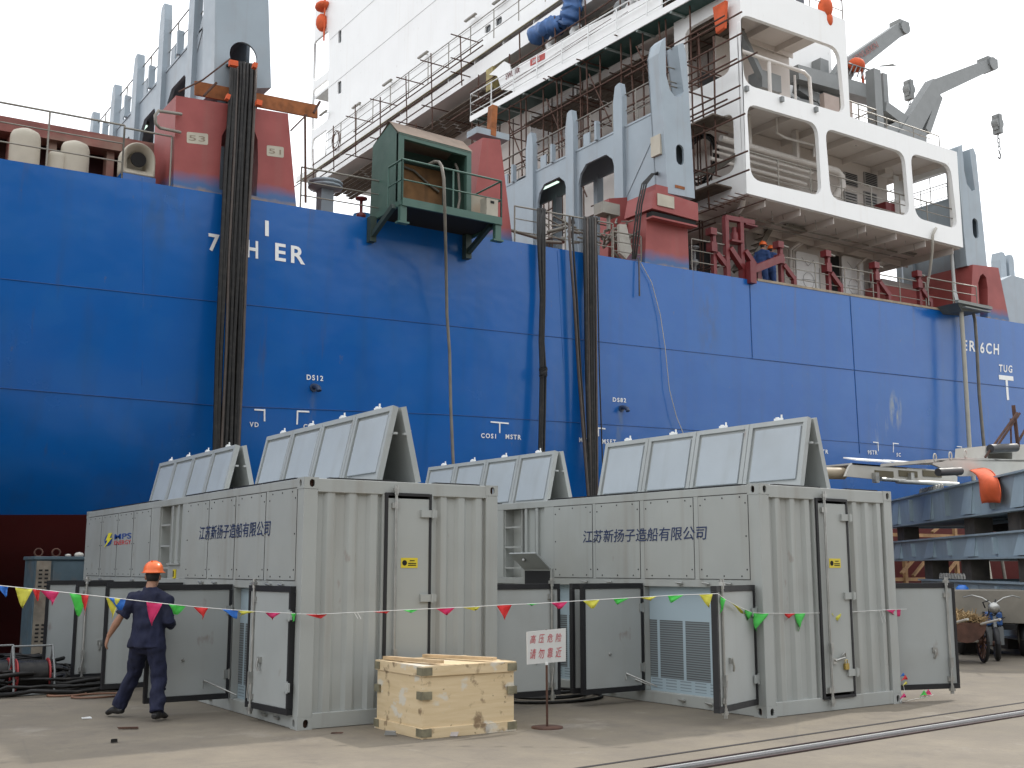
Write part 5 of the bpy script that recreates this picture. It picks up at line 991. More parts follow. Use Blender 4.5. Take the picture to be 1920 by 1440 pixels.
# ---------- warning sign on its stand ----------
sp=PZ(1026,1365,0); sg=thing('warning_sign','hand lettered white board on a thin rusty stand between the crate and the container doors','sign',(sp.x,sp.y,0))
mb=MB(); mb.lathe((sp.x,sp.y,0),(0,0,1),[(.165,0),(.165,.014),(.03,.018)],24); mb.build('base',m_rust,sg)
Ys=sp.y-.02; mb=MB(); mb.tube([(sp.x,sp.y,.012),(sp.x-.005,sp.y,1.0)],.012,8); mb.build('post',m_rust,sg)
q=[PY(*p,Ys) for p in ((989,1246),(1061,1240),(1061,1178),(988,1185))]; m_board=M('board_white',(.62,.62,.6),.55,var=.05,dirt=.15)
mb=MB(); mb.plate(lambda u,v:(u,Ys,v),[(p.x,p.z) for p in q],[],(0,.012,0)); bd=mb.build('board',m_board,sg)
m_rink=M('red_ink',(.5,.04,.06),.6,var=0)
for i,(wd_,y0,y1) in enumerate((('高压危险',1209,1192),('请勿靠近',1238,1218))):
    for k,chh in enumerate(wd_):
        x0=994+k*15.9; dy=-k*1.1; o=PY(x0,y0-2+dy,Ys-.004);e=PY(x0+11.5,y0-2+dy-.9,Ys-.004);w=PY(x0,y1-1+dy,Ys-.004); mb=MB(); words(mb,chh,o,e-o,w-o,-.012 if False else 0,.2); mb.build('lettering',m_rink,bd)
mb=MB(); p=PY(1025,1245,Ys-.01); mb.box(p-V((.015,.004,.01)),p+V((.015,.006,.02))); mb.build('tape',m_letter,bd)
# ---------- bunting ----------
FC=dict(y=M('flag_yellow',(.75,.72,.12),.7,var=.04),p=M('flag_pink',(.75,.06,.22),.7,var=.04),g=M('flag_green',(.12,.7,.14),.7,var=.04),r=M('flag_red',(.75,.05,.05),.7,var=.04),b=M('flag_blue',(.04,.2,.62),.7,var=.04))
for m in FC.values():
    N=m.node_tree.nodes; L=m.node_tree.links; b=N['Principled BSDF']; tr=N.new('ShaderNodeBsdfTranslucent'); mxs=N.new('ShaderNodeMixShader'); mxs.inputs[0].default_value=.4; L.new(b.inputs['Base Color'].links[0].from_socket,tr.inputs[0]); L.new(b.outputs[0],mxs.inputs[1]); L.new(tr.outputs[0],mxs.inputs[2]); L.new(mxs.outputs[0],N['Material Output'].inputs[0])
E1=PY(573,1152,10.95); E2=PY(1347,1113,8.72); C1c=V((4.79,11.06,PY(553,1150,11.06).z))
bu=thing('bunting','string of small coloured triangle flags stretched round the containers','bunting',tuple(E1))
def on_line(x,A_,B_):
    """point above the plan line A-B whose sight line has this x"""
    d=ray(x,720); n=V((d.y,-d.x)); a=n.x*A_.x+n.y*A_.y; b=n.x*B_.x+n.y*B_.y; return a/(a-b)
def seg_pt(x,y,A_,B_):
    t_=on_line(x,A_,B_); X=A_.x+(B_.x-A_.x)*t_; Y=A_.y+(B_.y-A_.y)*t_; d=ray(x,y); k=Y/d.y; return CAM+d*k
LA=PY(-40,1093,11.0)
segs=[(LA,C1c,[(-40,1093),(0,1098),(60,1104),(150,1114),(230,1123),(300,1131),(370,1138),(430,1143),(500,1148),(553,1150)]),
 (C1c,E2,[(556,1151),(594,1152),(650,1149),(716,1146),(770,1143),(835,1140),(884,1138),(946,1134),(1000,1132),(1048,1129),(1110,1125),(1163,1122),(1216,1119),(1265,1116),(1347,1113)])]
d1=V((9.53,9.14,0)); A3=E2; B3=PY(1412,1149,9.12); C3=PY(1700,1142,9.22)
segs.append((A3,B3,[(1347,1114),(1360,1124),(1380,1135),(1412,1149)])); segs.append((B3,C3,[(1412,1149),(1430,1150),(1480,1150),(1560,1149),(1620,1146),(1670,1143),(1700,1142)]))
m_string=M('white_string',(.7,.7,.68),.7,var=0)
mb=MB()
for A_,B_,pp in segs: mb.tube([seg_pt(x,y,A_,B_) for x,y in pp],.0035,5)
mb.build('string',m_string,bu)
def yat(pp,x):
    for (x0,y0),(x1,y1) in zip(pp,pp[1:]):
        if x0<=x<=x1: return y0+(y1-y0)*(x-x0)/(x1-x0)
    return pp[-1][1] if x>pp[-1][0] else pp[0][1]
fr_=random.Random(11)
def flag(si,c,x0,x1,tx,ty,fold=0.):
    A_,B_,pp=segs[si]; a=seg_pt(x0,yat(pp,x0)+.5,A_,B_);b_=seg_pt(x1,yat(pp,x1)+.5,A_,B_);T=seg_pt(tx,ty,A_,B_)
    n=V((-(B_-A_).y,(B_-A_).x,0)).normalized(); mb=MB(); R_=6; pts=[]; ph=fr_.uniform(0,6)
    T=T+n*fr_.uniform(-.03,.03)
    for i in range(R_+1):
        t_=i/R_
        for j in range(R_+1-i):
            s_=j/(R_-i) if R_>i else .5
            q=(a.lerp(b_,s_)).lerp(T,t_)+n*(.022*sin(5*s_+4*t_+ph)*(.25+t_)+.03*t_*t_*sin(ph*2))+V((0,0,.012*sin(7*s_+ph)*t_)); pts.append(q)
    ix=lambda i,j: sum(R_+1-k for k in range(i))+j
    fs=[]
    for i in range(R_):
        for j in range(R_-i):
            fs.append((ix(i,j),ix(i,j+1),ix(i+1,j)))
            if j<R_-i-1: fs.append((ix(i,j+1),ix(i+1,j+1),ix(i+1,j)))
    mb.add(pts,fs,True); m=MB(); o=mb.build('flag',FC[c],bu); s=o.modifiers.new('cloth','SOLIDIFY'); s.thickness=.0015
for a in ((0,'b',-8,16,10,1120),(0,'y',28,61,41,1142),(0,'r',60,76,70,1128),(0,'p',75,111,100,1134),(0,'g',130,163,149,1159),(0,'r',152,166,160,1153),(0,'y',199,225,214,1160),(0,'b',203,236,226,1146),(0,'p',274,304,285,1174),(0,'g',316,349,331,1154),(0,'r',363,390,381,1160),(0,'b',416,447,440,1161),(0,'y',447,480,452,1154),(0,'p',497,525,512,1162),(0,'g',546,556,549,1166),
 (1,'r',573,614,600,1160),(1,'r',699,731,724,1150),(1,'g',756,785,770,1149),(1,'p',818,853,838,1154),(1,'y',868,900,893,1144),(1,'r',931,960,946,1161),(1,'g',986,1016,996,1135),(1,'p',1034,1064,1050,1142),(1,'y',1093,1124,1112,1142),(1,'g',1150,1179,1158,1134),(1,'y',1201,1231,1220,1126),(1,'g',1252,1281,1258,1131),(1,'y',1311,1336,1329,1140),
 (2,'g',1352,1360,1357,1150),(2,'y',1368,1382,1396,1152),(2,'g',1397,1412,1404,1165),(3,'g',1413,1441,1417,1184),(3,'r',1471,1492,1478,1162),(3,'g',1490,1510,1499,1184),(3,'y',1558,1577,1568,1165),(3,'p',1661,1690,1684,1157)): flag(*a)
mb=MB()
for x,y,x2,y2 in ((664,1148,671,1160),(670,1148,677,1161),(1649,1144,1655,1168),(1654,1144,1661,1166)):
    si=1 if x<1000 else 3; mb.tube([seg_pt(x,y,*segs[si][:2]),seg_pt(x2,y2,*segs[si][:2])],.003,4)
mb.build('loose_thread',m_string,bu)
fp=PZ(1735,1307,0); mb=MB(); mb.tube([PY(1693,1280,9.25),PY(1697,1300,9.22),V((11.9,9.2,.02)),fp,fp+V((.3,.1,0))],.004,4)
fl_=thing('fallen_flags','loose end of bunting with crumpled flags lying at the container corner near the rail','bunting',tuple(fp)); mb.build('string',m_string,fl_)
for c,o,s_ in (('g',fp+V((-.03,0,.02)),.09),('p',fp+V((.14,.06,.01)),.1),('p',V((12.0,9.22,.06)),.08),('r',PY(1697,1275,9.22),.08),('b',PY(1693,1268,9.24),.06),('y',PY(1698,1284,9.2),.06)):
    mb=MB(); o=V(o); mb.add([o+V((-s_,0,-.01)),o+V((0,-s_*.4,s_*.4)),o+V((s_,.02,0)),o+V((0,s_*.5,.0)),o+V((.01,0,s_*.75))],[(0,1,4),(1,2,4),(2,3,4),(3,0,4)]); mb.build('flag',FC[c],fl_)
# ---------- left foreground: reels, heap of cables, cabinet ----------
def reel(px_,label):
    o=PZ(px_,1304,0); t=thing('cable_reel',label,'cable reel',tuple(o),0,'cable reels by the heap'); ax=V((1,0,0)); c=o+V((0,.2,.24))
    for s_ in (-1,1): mb=MB(); mb.lathe(c+ax*.2*s_-ax*.012,ax,[(.21,0),(.21,.024)],24); mb.tube([c+ax*.2*s_+V((0,.21*cos(q),.21*sin(q))) for q in [2*pi*i/24 for i in range(25)]],.012,6); mb.build('flange',M('reel_red',(.3,.03,.03),.5,var=.2),t)
    mb=MB(); pr=[]
    for k in range(23): x=-.185+.37*k/22; pr.append((.185+.010*(k%2),x+.2-.2))
    mb.lathe(c,ax,pr,20); mb.build('winding',m_cable,t)
    mb=MB()
    for s_ in (-.25,.25): q=c+ax*s_; mb.tube([V((q.x,q.y-.25,0.01)),V((q.x,q.y-.2,.3)),V((q.x,q.y,.62))],.014,6); mb.tube([V((q.x,q.y+.25,0.01)),V((q.x,q.y,.62))],.014,6); mb.tube([V((q.x,q.y-.25,.02)),V((q.x,q.y+.25,.02))],.014,6)
    mb.tube([c+ax*-.25+V((0,0,.38)),c+ax*.25+V((0,0,.38))],.014,6); mb.tube([c-ax*.27,c+ax*.27],.014,6); mb.tube([V((c.x-.25,c.y-.25,.02)),V((c.x+.25,c.y-.25,.02))],.016,6); mb.build('frame',m_davit,t)
reel(62,'cable reel with red flanges standing clear in front of the cable heap'); reel(-14,'cable reel of which only one red flange and some winding shows')
hp_=random.Random(21); mb=MB()
for k in range(210):
    cx,cy=hp_.uniform(1.6,4.4),hp_.uniform(16.9,20.5)
    if k%3==0: cx,cy=hp_.uniform(2.6,4.3),hp_.uniform(16.2,18.4)
    hmax=.32*max(0,1-abs(cx-2.6)/2.2)+.05; P=[];a=hp_.uniform(0,6.3);q=hp_.uniform(.2,.7); z=hp_.uniform(.02,hmax)
    if k%3==1: hmax*=.5
    for i in range(16):
        a+=hp_.uniform(.2,.5); P.append((min(4.45,cx+q*cos(a)*1.5),cy+q*sin(a)*.8,max(.02,z+hp_.uniform(-.03,.03)))); cx+=hp_.uniform(-.1,.1)
    mb.tube(P,hp_.choice((.016,.02,.026,.03)),5)
hpo=mb.build('cable_heap',m_cable); hpo['kind']='stuff'; tag(hpo,'tangled heap of black cables lying behind the reels','cables')
cbx=thing('rusty_cabinet','blue and rusty steel cabinet with vent slots behind the cable heap','cabinet',tuple(PZ(100,1243,0)))
o=PZ(54,1243,0); o2=V((o.x+1.35,o.y,0)); m_cab=M('faded_blue_cabinet',(.075,.115,.14),.6,var=.2,vs=3,dirt=.5,dc=(.18,.12,.08),ds=2.5); m_cabr=M('rust_cream_cabinet',(.22,.19,.15),.7,var=.3,vs=5,dirt=.8,dc=(.14,.07,.04),ds=3)
mb=MB(); mb.box((o.x,o.y,.05),(o.x+1.5,o.y+.9,1.82)); mb.box((o.x-.03,o.y-.03,1.78),(o.x+1.53,o.y+.93,1.84)); mb.box((o.x,o.y+.02,0),(o.x+1.5,o.y+.85,.05)); mb.build('body',m_cab,cbx,bevel=.01)
mb=MB(); mb.box((o.x+.02,o.y-.03,.06),(o.x+.26,o.y-.002,1.76)); d_=mb.build('vent_door',m_cabr,cbx); mb=MB()
for k in range(5):
    for z in (1.3,.35):
        for i in range(2): mb.box((o.x+.06+.1*i,o.y-.034,z+.07*k),(o.x+.12+.1*i,o.y-.03,z+.03+.07*k))
mb.each('vent_slot',m_black,d_)
mb=MB(); mb.box((o.x+.3,o.y-.02,.1),(o.x+1.1,o.y-.001,1.74)); mb.build('door',m_cab,cbx)
for x in (.08,.38): mb=MB(); mb.tube([V((o.x+x+.07*cos(q),o.y+.2,1.91+.07*sin(q))) for q in [2*pi*i/10 for i in range(11)]],.016,6); mb.build('lifting_eye',m_rust,cbx)
mb=MB(); mb.sph((o.x+.78,o.y+.2,1.87),.09,(1,1,.6),7,4); mb.sph((o.x+.6,o.y+.25,1.86),.06,(1,1,.5),7,4); one('crumpled_rag',mb,m_conv,'pale crumpled rag on top of the blue cabinet','rag')
# cable coil by the right container and loops on the ground
mb=MB(); c=PZ(1040,1309,0)
for k in range(4):
    r=(.75,.5,.62,.36)[k]; mb.tube([c+V((-.1+.08*k+r*cos(q)*1.0,.1*k+r*sin(q)*.75,.02+.012*k)) for q in [2*pi*i/22 for i in range(23)]],.018,6)
one('ground_cable',mb,m_cable,'loose coil of black cable on the ground behind the sign','cable')
mb=MB(); c=PZ(545//3+0,1305,0)
for o_,r in ((PZ(185,1307,0),.28),(PZ(125,1305,0),.2)): mb.tube([o_+V((r*cos(q)*1.2,r*sin(q)*.8,.02)) for q in [2*pi*i/16 for i in range(17)]],.014,5)
one('orange_lead',mb,M('brown_lead',(.2,.1,.06),.6),'thin brown lead looped on the concrete in front of the heap','cable')
# litter
def shard(name,px_,py_,sx,sy,sz,mat,label,cat,rz=0.):
    o=PZ(px_,py_,0); mb=MB(); a=V((cos(rz),sin(rz),0));b_=V((-sin(rz),cos(rz),0)); rr_=random.Random(px_); mb.obox(o+V((0,0,sz/2+.003)),a*sx/2,b_*sy/2,(0,0,sz/2))
    for i in range(8): mb.v[i]+=V((rr_.uniform(-1,1)*sx*.08,rr_.uniform(-1,1)*sy*.08,abs(rr_.uniform(0,1))*sz*.3))
    one(name,mb,mat,label,cat)
shard('steel_offcut',240,1368,.2,.03,.02,m_rust,'short rusty bar lying on the concrete behind the walking worker','bar',R(-25))
shard('rubber_scrap',214,1393,.06,.04,.03,m_cable,'small black scrap on the open concrete in front of the walking worker','scrap',R(-20))
shard('paper_scrap',162,1348,.09,.05,.012,m_letter,'white paper scrap on the concrete behind the worker','paper',R(10))
shard('concrete_chip',732,1380,.11,.04,.04,M('chip_grey',(.25,.25,.24),.8),'grey stone chip at the foot of the crate','stone',R(-30))
shard('crushed_paper',840,1381,.2,.06,.035,M('paper_grey',(.5,.45,.42),.8),'crushed wrapper lying against the crate front','paper',R(-33))
shard('twig',632,1376,.12,.02,.012,m_rust,'little brown stick in front of the container end','stick',R(-30))
# ---------- right background: girders, conveyors, carts ----------
e1=V((.62,.785,0)).normalized(); e2=V((e1.y,-e1.x,0)); go=V((20.5,12.75,0))
def girder(z0,z1,t0,t1,label,rings=False,dep=3.6):
    gr=thing('steel_girder_frame',label,'girder',tuple(go+e1*4+V((0,0,z0))),0,'piled girder frames')
    mb=MB(); h=z1-z0; c=go+e1*(t0+t1)/2+V((0,0,(z0+z1)/2)); L=(t1-t0)/2
    for k in (0,dep): mb.obox(c+e2*k,e1*L,e2*.02,(0,0,h/2))
    for z in (z0+.02,z1-.02): mb.obox(V((c.x,c.y,z))+e2*.1,e1*L,e2*.2,(0,0,.02)); mb.obox(V((c.x,c.y,z))+e2*(dep-.1),e1*L,e2*.2,(0,0,.02))
    for k in (t0+.02,t1-.02,(t0+t1)/2): mb.obox(go+e1*k+e2*dep/2+V((0,0,(z0+z1)/2)),e1*.02,e2*dep/2,(0,0,h/2))
    mb.build('web',m_girder,gr); mb=MB(); mb.obox(V((c.x,c.y,z0+.06))+e2*dep/2,e1*(L-.05),e2*(dep/2-.05),(0,0,.012)); mb.obox(V((c.x,c.y,z1-.07))+e2*dep/2,e1*(L-.05),e2*(dep/2-.05),(0,0,.012)); mb.build('floor_plate',m_girder,gr); s_=t0+1.
    i=0
    while s_<t1-.4:
        mb=MB(); q=go+e1*s_-e2*.02; 
        if i%2==0: w0,w1=.26,.36; mb.prism([q-e1*w0+V((0,0,z1-.04)),q+e1*w0+V((0,0,z1-.04)),q+e1*w1-e2*.1+V((0,0,z0+.06)),q-e1*w1-e2*.1+V((0,0,z0+.06))],tuple(e2*.02)); mb.add([q-e1*w0+V((0,0,z1-.04)),q-e1*w1-e2*.1+V((0,0,z0+.06)),q-e1*w1+V((0,0,z0+.06)),q+e1*w0+V((0,0,z1-.04)),q+e1*w1-e2*.1+V((0,0,z0+.06)),q+e1*w1+V((0,0,z0+.06))],[(0,1,2),(3,5,4)])
        else: mb.obox(q-e2*.04+V((0,0,(z0+z1)/2)),e1*.05,e2*.05,(0,0,h/2-.1))
        mb.build('stiffener',M('stiffener_blue',(.30,.38,.43),.5,var=.08) if i<1 else bpy.data.materials['stiffener_blue'],gr); s_+=1.55; i+=1
    if rings:
        for k in range(9): q=go+e1*(rings+.22*k)+e2*.1+V((0,0,z1)); mb=MB(); mb.tube([q+e1*.09*cos(a)+V((0,0,.02+.11*max(0,sin(a)))) for a in [pi*i/8 for i in range(9)]],.03,6); mb.build('lifting_lug',m_conv,gr)
    return gr
girder(.25,1.36,-1.,7.3,'lowest blue-grey girder frame of the pile, partly behind the carts',4.2)
girder(1.82,2.36,-1.,10.4,'middle blue-grey girder frame of the pile')
girder(2.74,3.5,-1.,10.6,'topmost blue-grey girder frame of the pile, under the cream rollers',5.5)
m_shore=M('shore_timber',(.07,.06,.05),.85,var=.3,vs=4); k=0
for z0_,z1_,ss in ((0,.25,(-2,2,6)),(1.36,1.82,(.4,4.,7.0)),(2.36,2.74,(.8,3.6,9.5))):
    for s_ in ss:
        for d_ in (.3,3.2):
            mb=MB(); q=go+e1*s_+e2*d_+V((0,0,(z0_+z1_)/2)); mb.obox(q,e1*.35,e2*.2,(0,0,(z1_-z0_)/2)); o=one('support_block',mb,m_shore,{0:'dark block under the lowest girder frame',1.36:'dark block between the lowest and the middle girder frame',2.36:'dark block between the middle and the topmost girder frame'}[z0_],'block',{0:'blocks under the lowest frame',1.36:'blocks between lowest and middle frame',2.36:'blocks between middle and topmost frame'}[z0_])
mb=MB(); q=go+e1*6.5+e2*1.6; mb.prism([q+e1*2.6+V((0,0,2.7)),q+e1*-2+V((0,0,2.7)),q+e1*-1.2+V((0,0,2.45))],tuple(e2*.3)); one('dark_plate',mb,m_shore,'dark sloping plate under the topmost girder frame','plate')
# trestle bars in front of the red lower hull
mb=MB()
for a,b_ in (((1690,1075),(1716,1046)),((1712,1080),(1742,1043)),((1720,990),(1738,974)),((1748,998),(1770,980)),((1690,1000),(1712,1000)),((1770,1082),(1800,1044))): mb.bar(PY(*a,21.4),PY(*b_,21.4),.1,.06)
for x in (26,28.5,31): mb.bar((x,21.6,0),(x,21.6,3.),.12,.1)
mb.bar((25,21.65,1.3),(32,21.65,1.3),.1,.1); mb.bar((25,21.65,2.6),(32,21.65,2.6),.1,.1); one('yellow_trestle',mb,M('trestle_tan',(.35,.2,.09),.7,var=.25,vs=4),'tan trestle bars in front of the red lower hull, seen between the girders','trestle')
cv=thing('roller_conveyor','long cream steel roller frame on the topmost girder, white plates on its edge','conveyor frame',tuple(PY(1670,885,17.5)))
Yc=17.6; P_=lambda x,y:PY(x,y,Yc)
mb=MB(); mb.prism([P_(1592,876),P_(1598,868),P_(1795,884),P_(1795,905),P_(1740,908),P_(1585,893)],(0,.06,0)); a,b_=P_(1598,868),P_(1795,884); mb.prism([a,b_,b_+V((0,.9,0)),a+V((0,.9,0))],(0,0,-.04)); mb.build('side_frame',m_conv,cv)
mb=MB()
for k in range(3): x=1640+k*45; mb.box(P_(x,893)-V((0,.02,.0)),P_(x+34,884)-V((0,.005,0)))
mb.build('slot',M('slot_brown',(.12,.1,.06),.8),cv)
for a,b_ in (((1600,866),(1665,870)),((1675,870),(1733,874))): mb=MB(); q,w=P_(*a),P_(*b_); mb.prism([q+V((0,-.1,.02)),w+V((0,-.1,.02)),w+V((.1,.25,.1)),q+V((-.05,.25,.1))],(0,0,.03)); mb.build('cover_plate',m_letter,cv)
mb=MB(); mb.lathe(P_(1552,885)+V((0,.3,0)),P_(1592,886)-P_(1552,885),[(.14,0),(.14,.9)],14); mb.build('roller',M('roller_tan',(.33,.27,.19),.6),cv)
mb=MB()
for x in (1638,1704): q=P_(x,896); mb.box(q-V((.06,.12,.12)),q+V((.06,0,.12)))
mb.tube([P_(1645,899)-V((0,.1,0)),P_(1690,902)-V((0,.1,0))],.05,6); mb.tube([P_(1675,903)-V((0,.1,0)),P_(1790,909)-V((0,.1,0))],.06,6); mb.build('clamp',m_zinc,cv)
cv2=thing('roller_conveyor','cream roller frame with dark rollers, nearer the draped orange sheet','conveyor frame',tuple(PY(1850,875,15.5)))
Yc=15.6
mb=MB(); mb.prism([P_(1748,870),P_(1758,863),P_(1796,858),P_(1930,862),P_(1930,890),P_(1800,893)],(0,.06,0)); a,b_=P_(1728,866),P_(1930,850); mb.prism([P_(1735,862),P_(1800,858),P_(1930,862),P_(1930,866),P_(1800,864),P_(1735,868)],(0,1.2,0)); mb.build('side_frame',m_conv,cv2)
mb=MB(); mb.prism([P_(1848,836),P_(1925,833),P_(1925,866),P_(1898,866),P_(1898,838+10),P_(1852,850),P_(1852,866),P_(1846,866)],(0,.8,0)); mb.build('bracket',m_conv,cv2)
for a,b_,r,mm in (((1848,842),(1896,840),.1,M('roller_black',(.03,.03,.032),.5)),((1750,886),(1792,884),.09,bpy.data.materials['roller_black'])): mb=MB(); q,w=P_(*a),P_(*b_); mb.lathe(q-V((0,.12,0)),w-q,[(r,0),(r,(w-q).length)],16); mb.build('roller',mm,cv2)
for x,y in ((1753,858),(1782,855),(1810,851)): mb=MB(); q=P_(x,y); mb.tube([q+V((.05*cos(a),0,.09*sin(a))) for a in [2*pi*i/10 for i in range(11)]],.016,6); mb.build('lifting_eye',m_conv,cv2)
mb=MB(); mb.tube([P_(1840,858)-V((0,.1,0)),P_(1900,775)-V((0,.1,0))],.03,6); mb.tube([P_(1870,836),P_(1912,775)],.03,6); mb.tube([P_(1895,785),P_(1896,838)],.025,6); mb.tube([P_(1905,836),P_(1925,800)],.03,6); mb.tube([P_(1900,760),P_(1909,838)],.05,6); one('trestle_rail',mb,m_rust,'rusty sloping rails standing on the frame with the dark rollers','rail')
def PG(x,y,o):
    n=e2; c=go-e2*o; d=ray(x,y); return CAM+d*((c-CAM).dot(n)/d.dot(n))
P5=[PG(1824,878,-.5),PG(1842,882,-.1),PG(1852,890,.25),PG(1858,912,.3),PG(1855,942,.22)]; Q5=[PG(1818,882,-.4),PG(1832,890,0),PG(1838,905,.2),PG(1836,928,.25),PG(1843,946,.18)]; T5=[PG(1846,876,-.6),PG(1862,884,-.1),PG(1870,900,.2),PG(1877,922,.25),PG(1874,944,.2)]
mb=MB(); rows=[Q5,[(a+b_)/2-e2*.12 for a,b_ in zip(Q5,P5)],P5,[(a+b_)/2+e2*.1 for a,b_ in zip(P5,T5)],T5]; mb.grid(lambda i,j: rows[i][j],list(range(5)),list(range(5)),True); o=one('orange_sheet',mb,m_oran2,'orange cloth sheet draped over the topmost girder','cloth'); s=o.modifiers.new('s','SUBSURF'); s.levels=s.render_levels=2; s=o.modifiers.new('t','SOLIDIFY'); s.thickness=.02
# straw cart
def wheel(par,c,ax,r,w,tyre,rim,spokes=10,mt=None,mr=None):
    c,ax=V(c),V(ax).normalized(); a=ax.cross(V((0,0,1))).normalized(); up=V((0,0,1)); wh=bpy.data.objects.new('wheel',None); COL.objects.link(wh); wh.parent=par
    mb=MB(); mb.tube([c+(a*cos(q)+up*sin(q))*(r-tyre) for q in [2*pi*i/28 for i in range(29)]],tyre,8,cap=False); mb.build('tyre',mt or m_rubber,wh)
    mb=MB(); 
    if spokes:
        for k in range(spokes): q=2*pi*k/spokes; mb.tube([c,c+(a*cos(q)+up*sin(q))*(r-tyre*1.6)],.012,5)
        mb.tube([c+(a*cos(q)+up*sin(q))*(r-tyre*2.) for q in [2*pi*i/24 for i in range(25)]],.018,5,cap=False); mb.lathe(c-ax*.07,ax,[(.05,0),(.05,.14)],10)
    else: mb.lathe(c-ax*w/2,ax,[(.03,-.02),(.06,-.02),(.1,.0),(r-tyre*1.7,.0),(r-tyre*1.7,w),(.1,w),(.05,w+.02)],16)
    mb.build('rim',mr or m_rust,wh)
m_straw=M('straw',(.28,.19,.09),.9,var=.4,vs=9)
kw=PZ(1845,1243,0); ka=V((.30,-.95,0)).normalized(); ka=(PZ(1845,1243,0)-PZ(1798,1236,0)); ka=V((ka.x,ka.y,0)).normalized(); ka=V((.75,-.66,0)).normalized(); kb=V((-ka.y,ka.x,0))
ct=thing('hand_cart','rusty two-wheeled handcart heaped with straw in front of the tricycle','cart',tuple(kw))
wc=kw+V((0,0,.37)); wheel(ct,wc,ka,.37,.05,.03,0,14); wheel(ct,wc-ka*.8,ka,.37,.05,.03,0,14)
mb=MB(); body=wc-ka*.4; bx=-_r.copy(); bx=V((-.83,.56,0)); 
L0=[]; 
for s_ in (-.62,.32):
    L0.append([body+bx*(-s_)+kb*0+V((0,0,0))+ka*(.33*cos(q))*1.0+V((0,0,.32-.26*sin(q))) for q in [pi*i/8 for i in range(9)]])
mb=MB(); hull_=[body-kb*.5,body+kb*.5]; rg=[]
for s_ in (-.55,.55): rg.append([body+kb*s_+ka*(.34*cos(q))+V((0,0,.34-.34*max(0,sin(q)))) for q in [pi*i/10 for i in range(11)]])
mb.loft(rg,True,False); mb.build('tub',m_rust,ct); mb=MB(); sr=random.Random(4)
for k in range(420):
    o_=body+kb*sr.uniform(-.56,.56)+ka*sr.uniform(-.36,.36); zz=.34+.18*(1-abs((o_-body).dot(ka))/.5)*sr.uniform(.2,1); d_=V((sr.uniform(-1,1),sr.uniform(-1,1),sr.uniform(-.7,.4))).normalized()*sr.uniform(.06,.16); q=V((o_.x,o_.y,wc.z+zz)); mb.bar(q-d_,q+d_,.012,.008)
mb.box(body-V((.3,.3,0))+V((0,0,.3)),body+V((.3,.3,.42))); mb.build('straw_load',m_straw,ct)
mb=MB()
for s_ in (-.25,.25): mb.tube([body+ka*s_+V((0,0,.25)),body+ka*s_-kb*.9+V((0,0,.36)),body+ka*s_-kb*1.7+V((.0,0,.45))],.02,6)
mb.tube([wc-ka*.8,wc],.025,6); mb.bar(body+kb*.45+V((0,0,.1)),body+kb*.45+V((0,0,-.34)),.05,.05); mb.build('shaft',m_conv,ct)
# motor tricycle with grey load box
tb=PZ(1905,1230,0)+V((.15,-.07,0)); tc_=thing('cargo_tricycle','motor tricycle with a weathered grey load box and chrome handlebar','tricycle',tuple(tb)); ta=V((.8,.6,0)).normalized(); tn=V((ta.y,-ta.x,0))
wheel(tc_,tb+V((0,0,.31)),tn,.31,.12,.075,0,0,mr=M('rim_cream',(.4,.38,.33),.5,var=.1)); wheel(tc_,tb-tn*1.1+V((0,0,.31)),tn,.31,.12,.075,0,0,mr=bpy.data.materials['rim_cream'])
q=tb+ta*.3-tn*.55; mb=MB(); mb.obox(q+V((0,0,.92)),ta*.85,tn*.62,(0,0,.3)); mb.build('load_box',M('box_weathered',(.22,.20,.165),.8,var=.15,dirt=.5,dc=(.12,.1,.08)),tc_,bevel=.01); mb=MB(); mb.obox(q+V((0,0,.56)),ta*1.0,tn*.4,(0,0,.05)); mb.bar(q-ta*.9+V((0,0,.5)),q-ta*1.5+V((0,0,.6)),.1,.1); mb.build('chassis',m_black,tc_)
f0=q-ta*1.4; wheel(tc_,f0-ta*.35+V((0,0,.3)),tn,.3,.08,.05,0,12); mb=MB(); mb.obox(f0+ta*.5+V((0,0,.75)),ta*.28,tn*.16,(0,0,.08)); mb.build('seat',m_rubber,tc_); mb=MB(); mb.obox(f0+ta*.15+V((0,0,.72)),ta*.2,tn*.14,(0,0,.12)); mb.build('fuel_tank',M('tank_blue',(.03,.1,.3),.3),tc_,bevel=.03); mb=MB(); mb.obox(f0+ta*.2+V((0,0,.42)),ta*.22,tn*.15,(0,0,.16)); mb.tube([f0-ta*.35+V((0,0,.3)),f0-ta*.12+V((0,0,.95))],.03,6); mb.build('engine',m_davit,tc_)
mb=MB(); h0=f0-ta*.1+V((0,0,.98))
for s_ in (-1,1): mb.tube([h0,h0+tn*s_*.18+V((0,0,.12)),h0+tn*s_*.34+ta*.12+V((0,0,.16)),h0+tn*s_*.48+ta*.3+V((0,0,.12))],.014,6)
mb.build('handlebar',m_zinc,tc_); mb=MB(); mb.lathe(h0-ta*.22-V((0,0,.05)),ta,[(.02,0),(.09,.01),(.1,.06),(.05,.14)],12); mb.build('headlight',m_zinc,tc_); mb=MB()
for k in range(9): o_=h0+V((sr.uniform(-.15,.15),sr.uniform(-.15,.15),sr.uniform(-.25,.05))); mb.tube([o_+V((sr.uniform(-.1,.1),sr.uniform(-.1,.1),sr.uniform(-.1,.1))) for _ in range(4)],.012,5)
mb.build('control_cable',m_rubber,tc_)
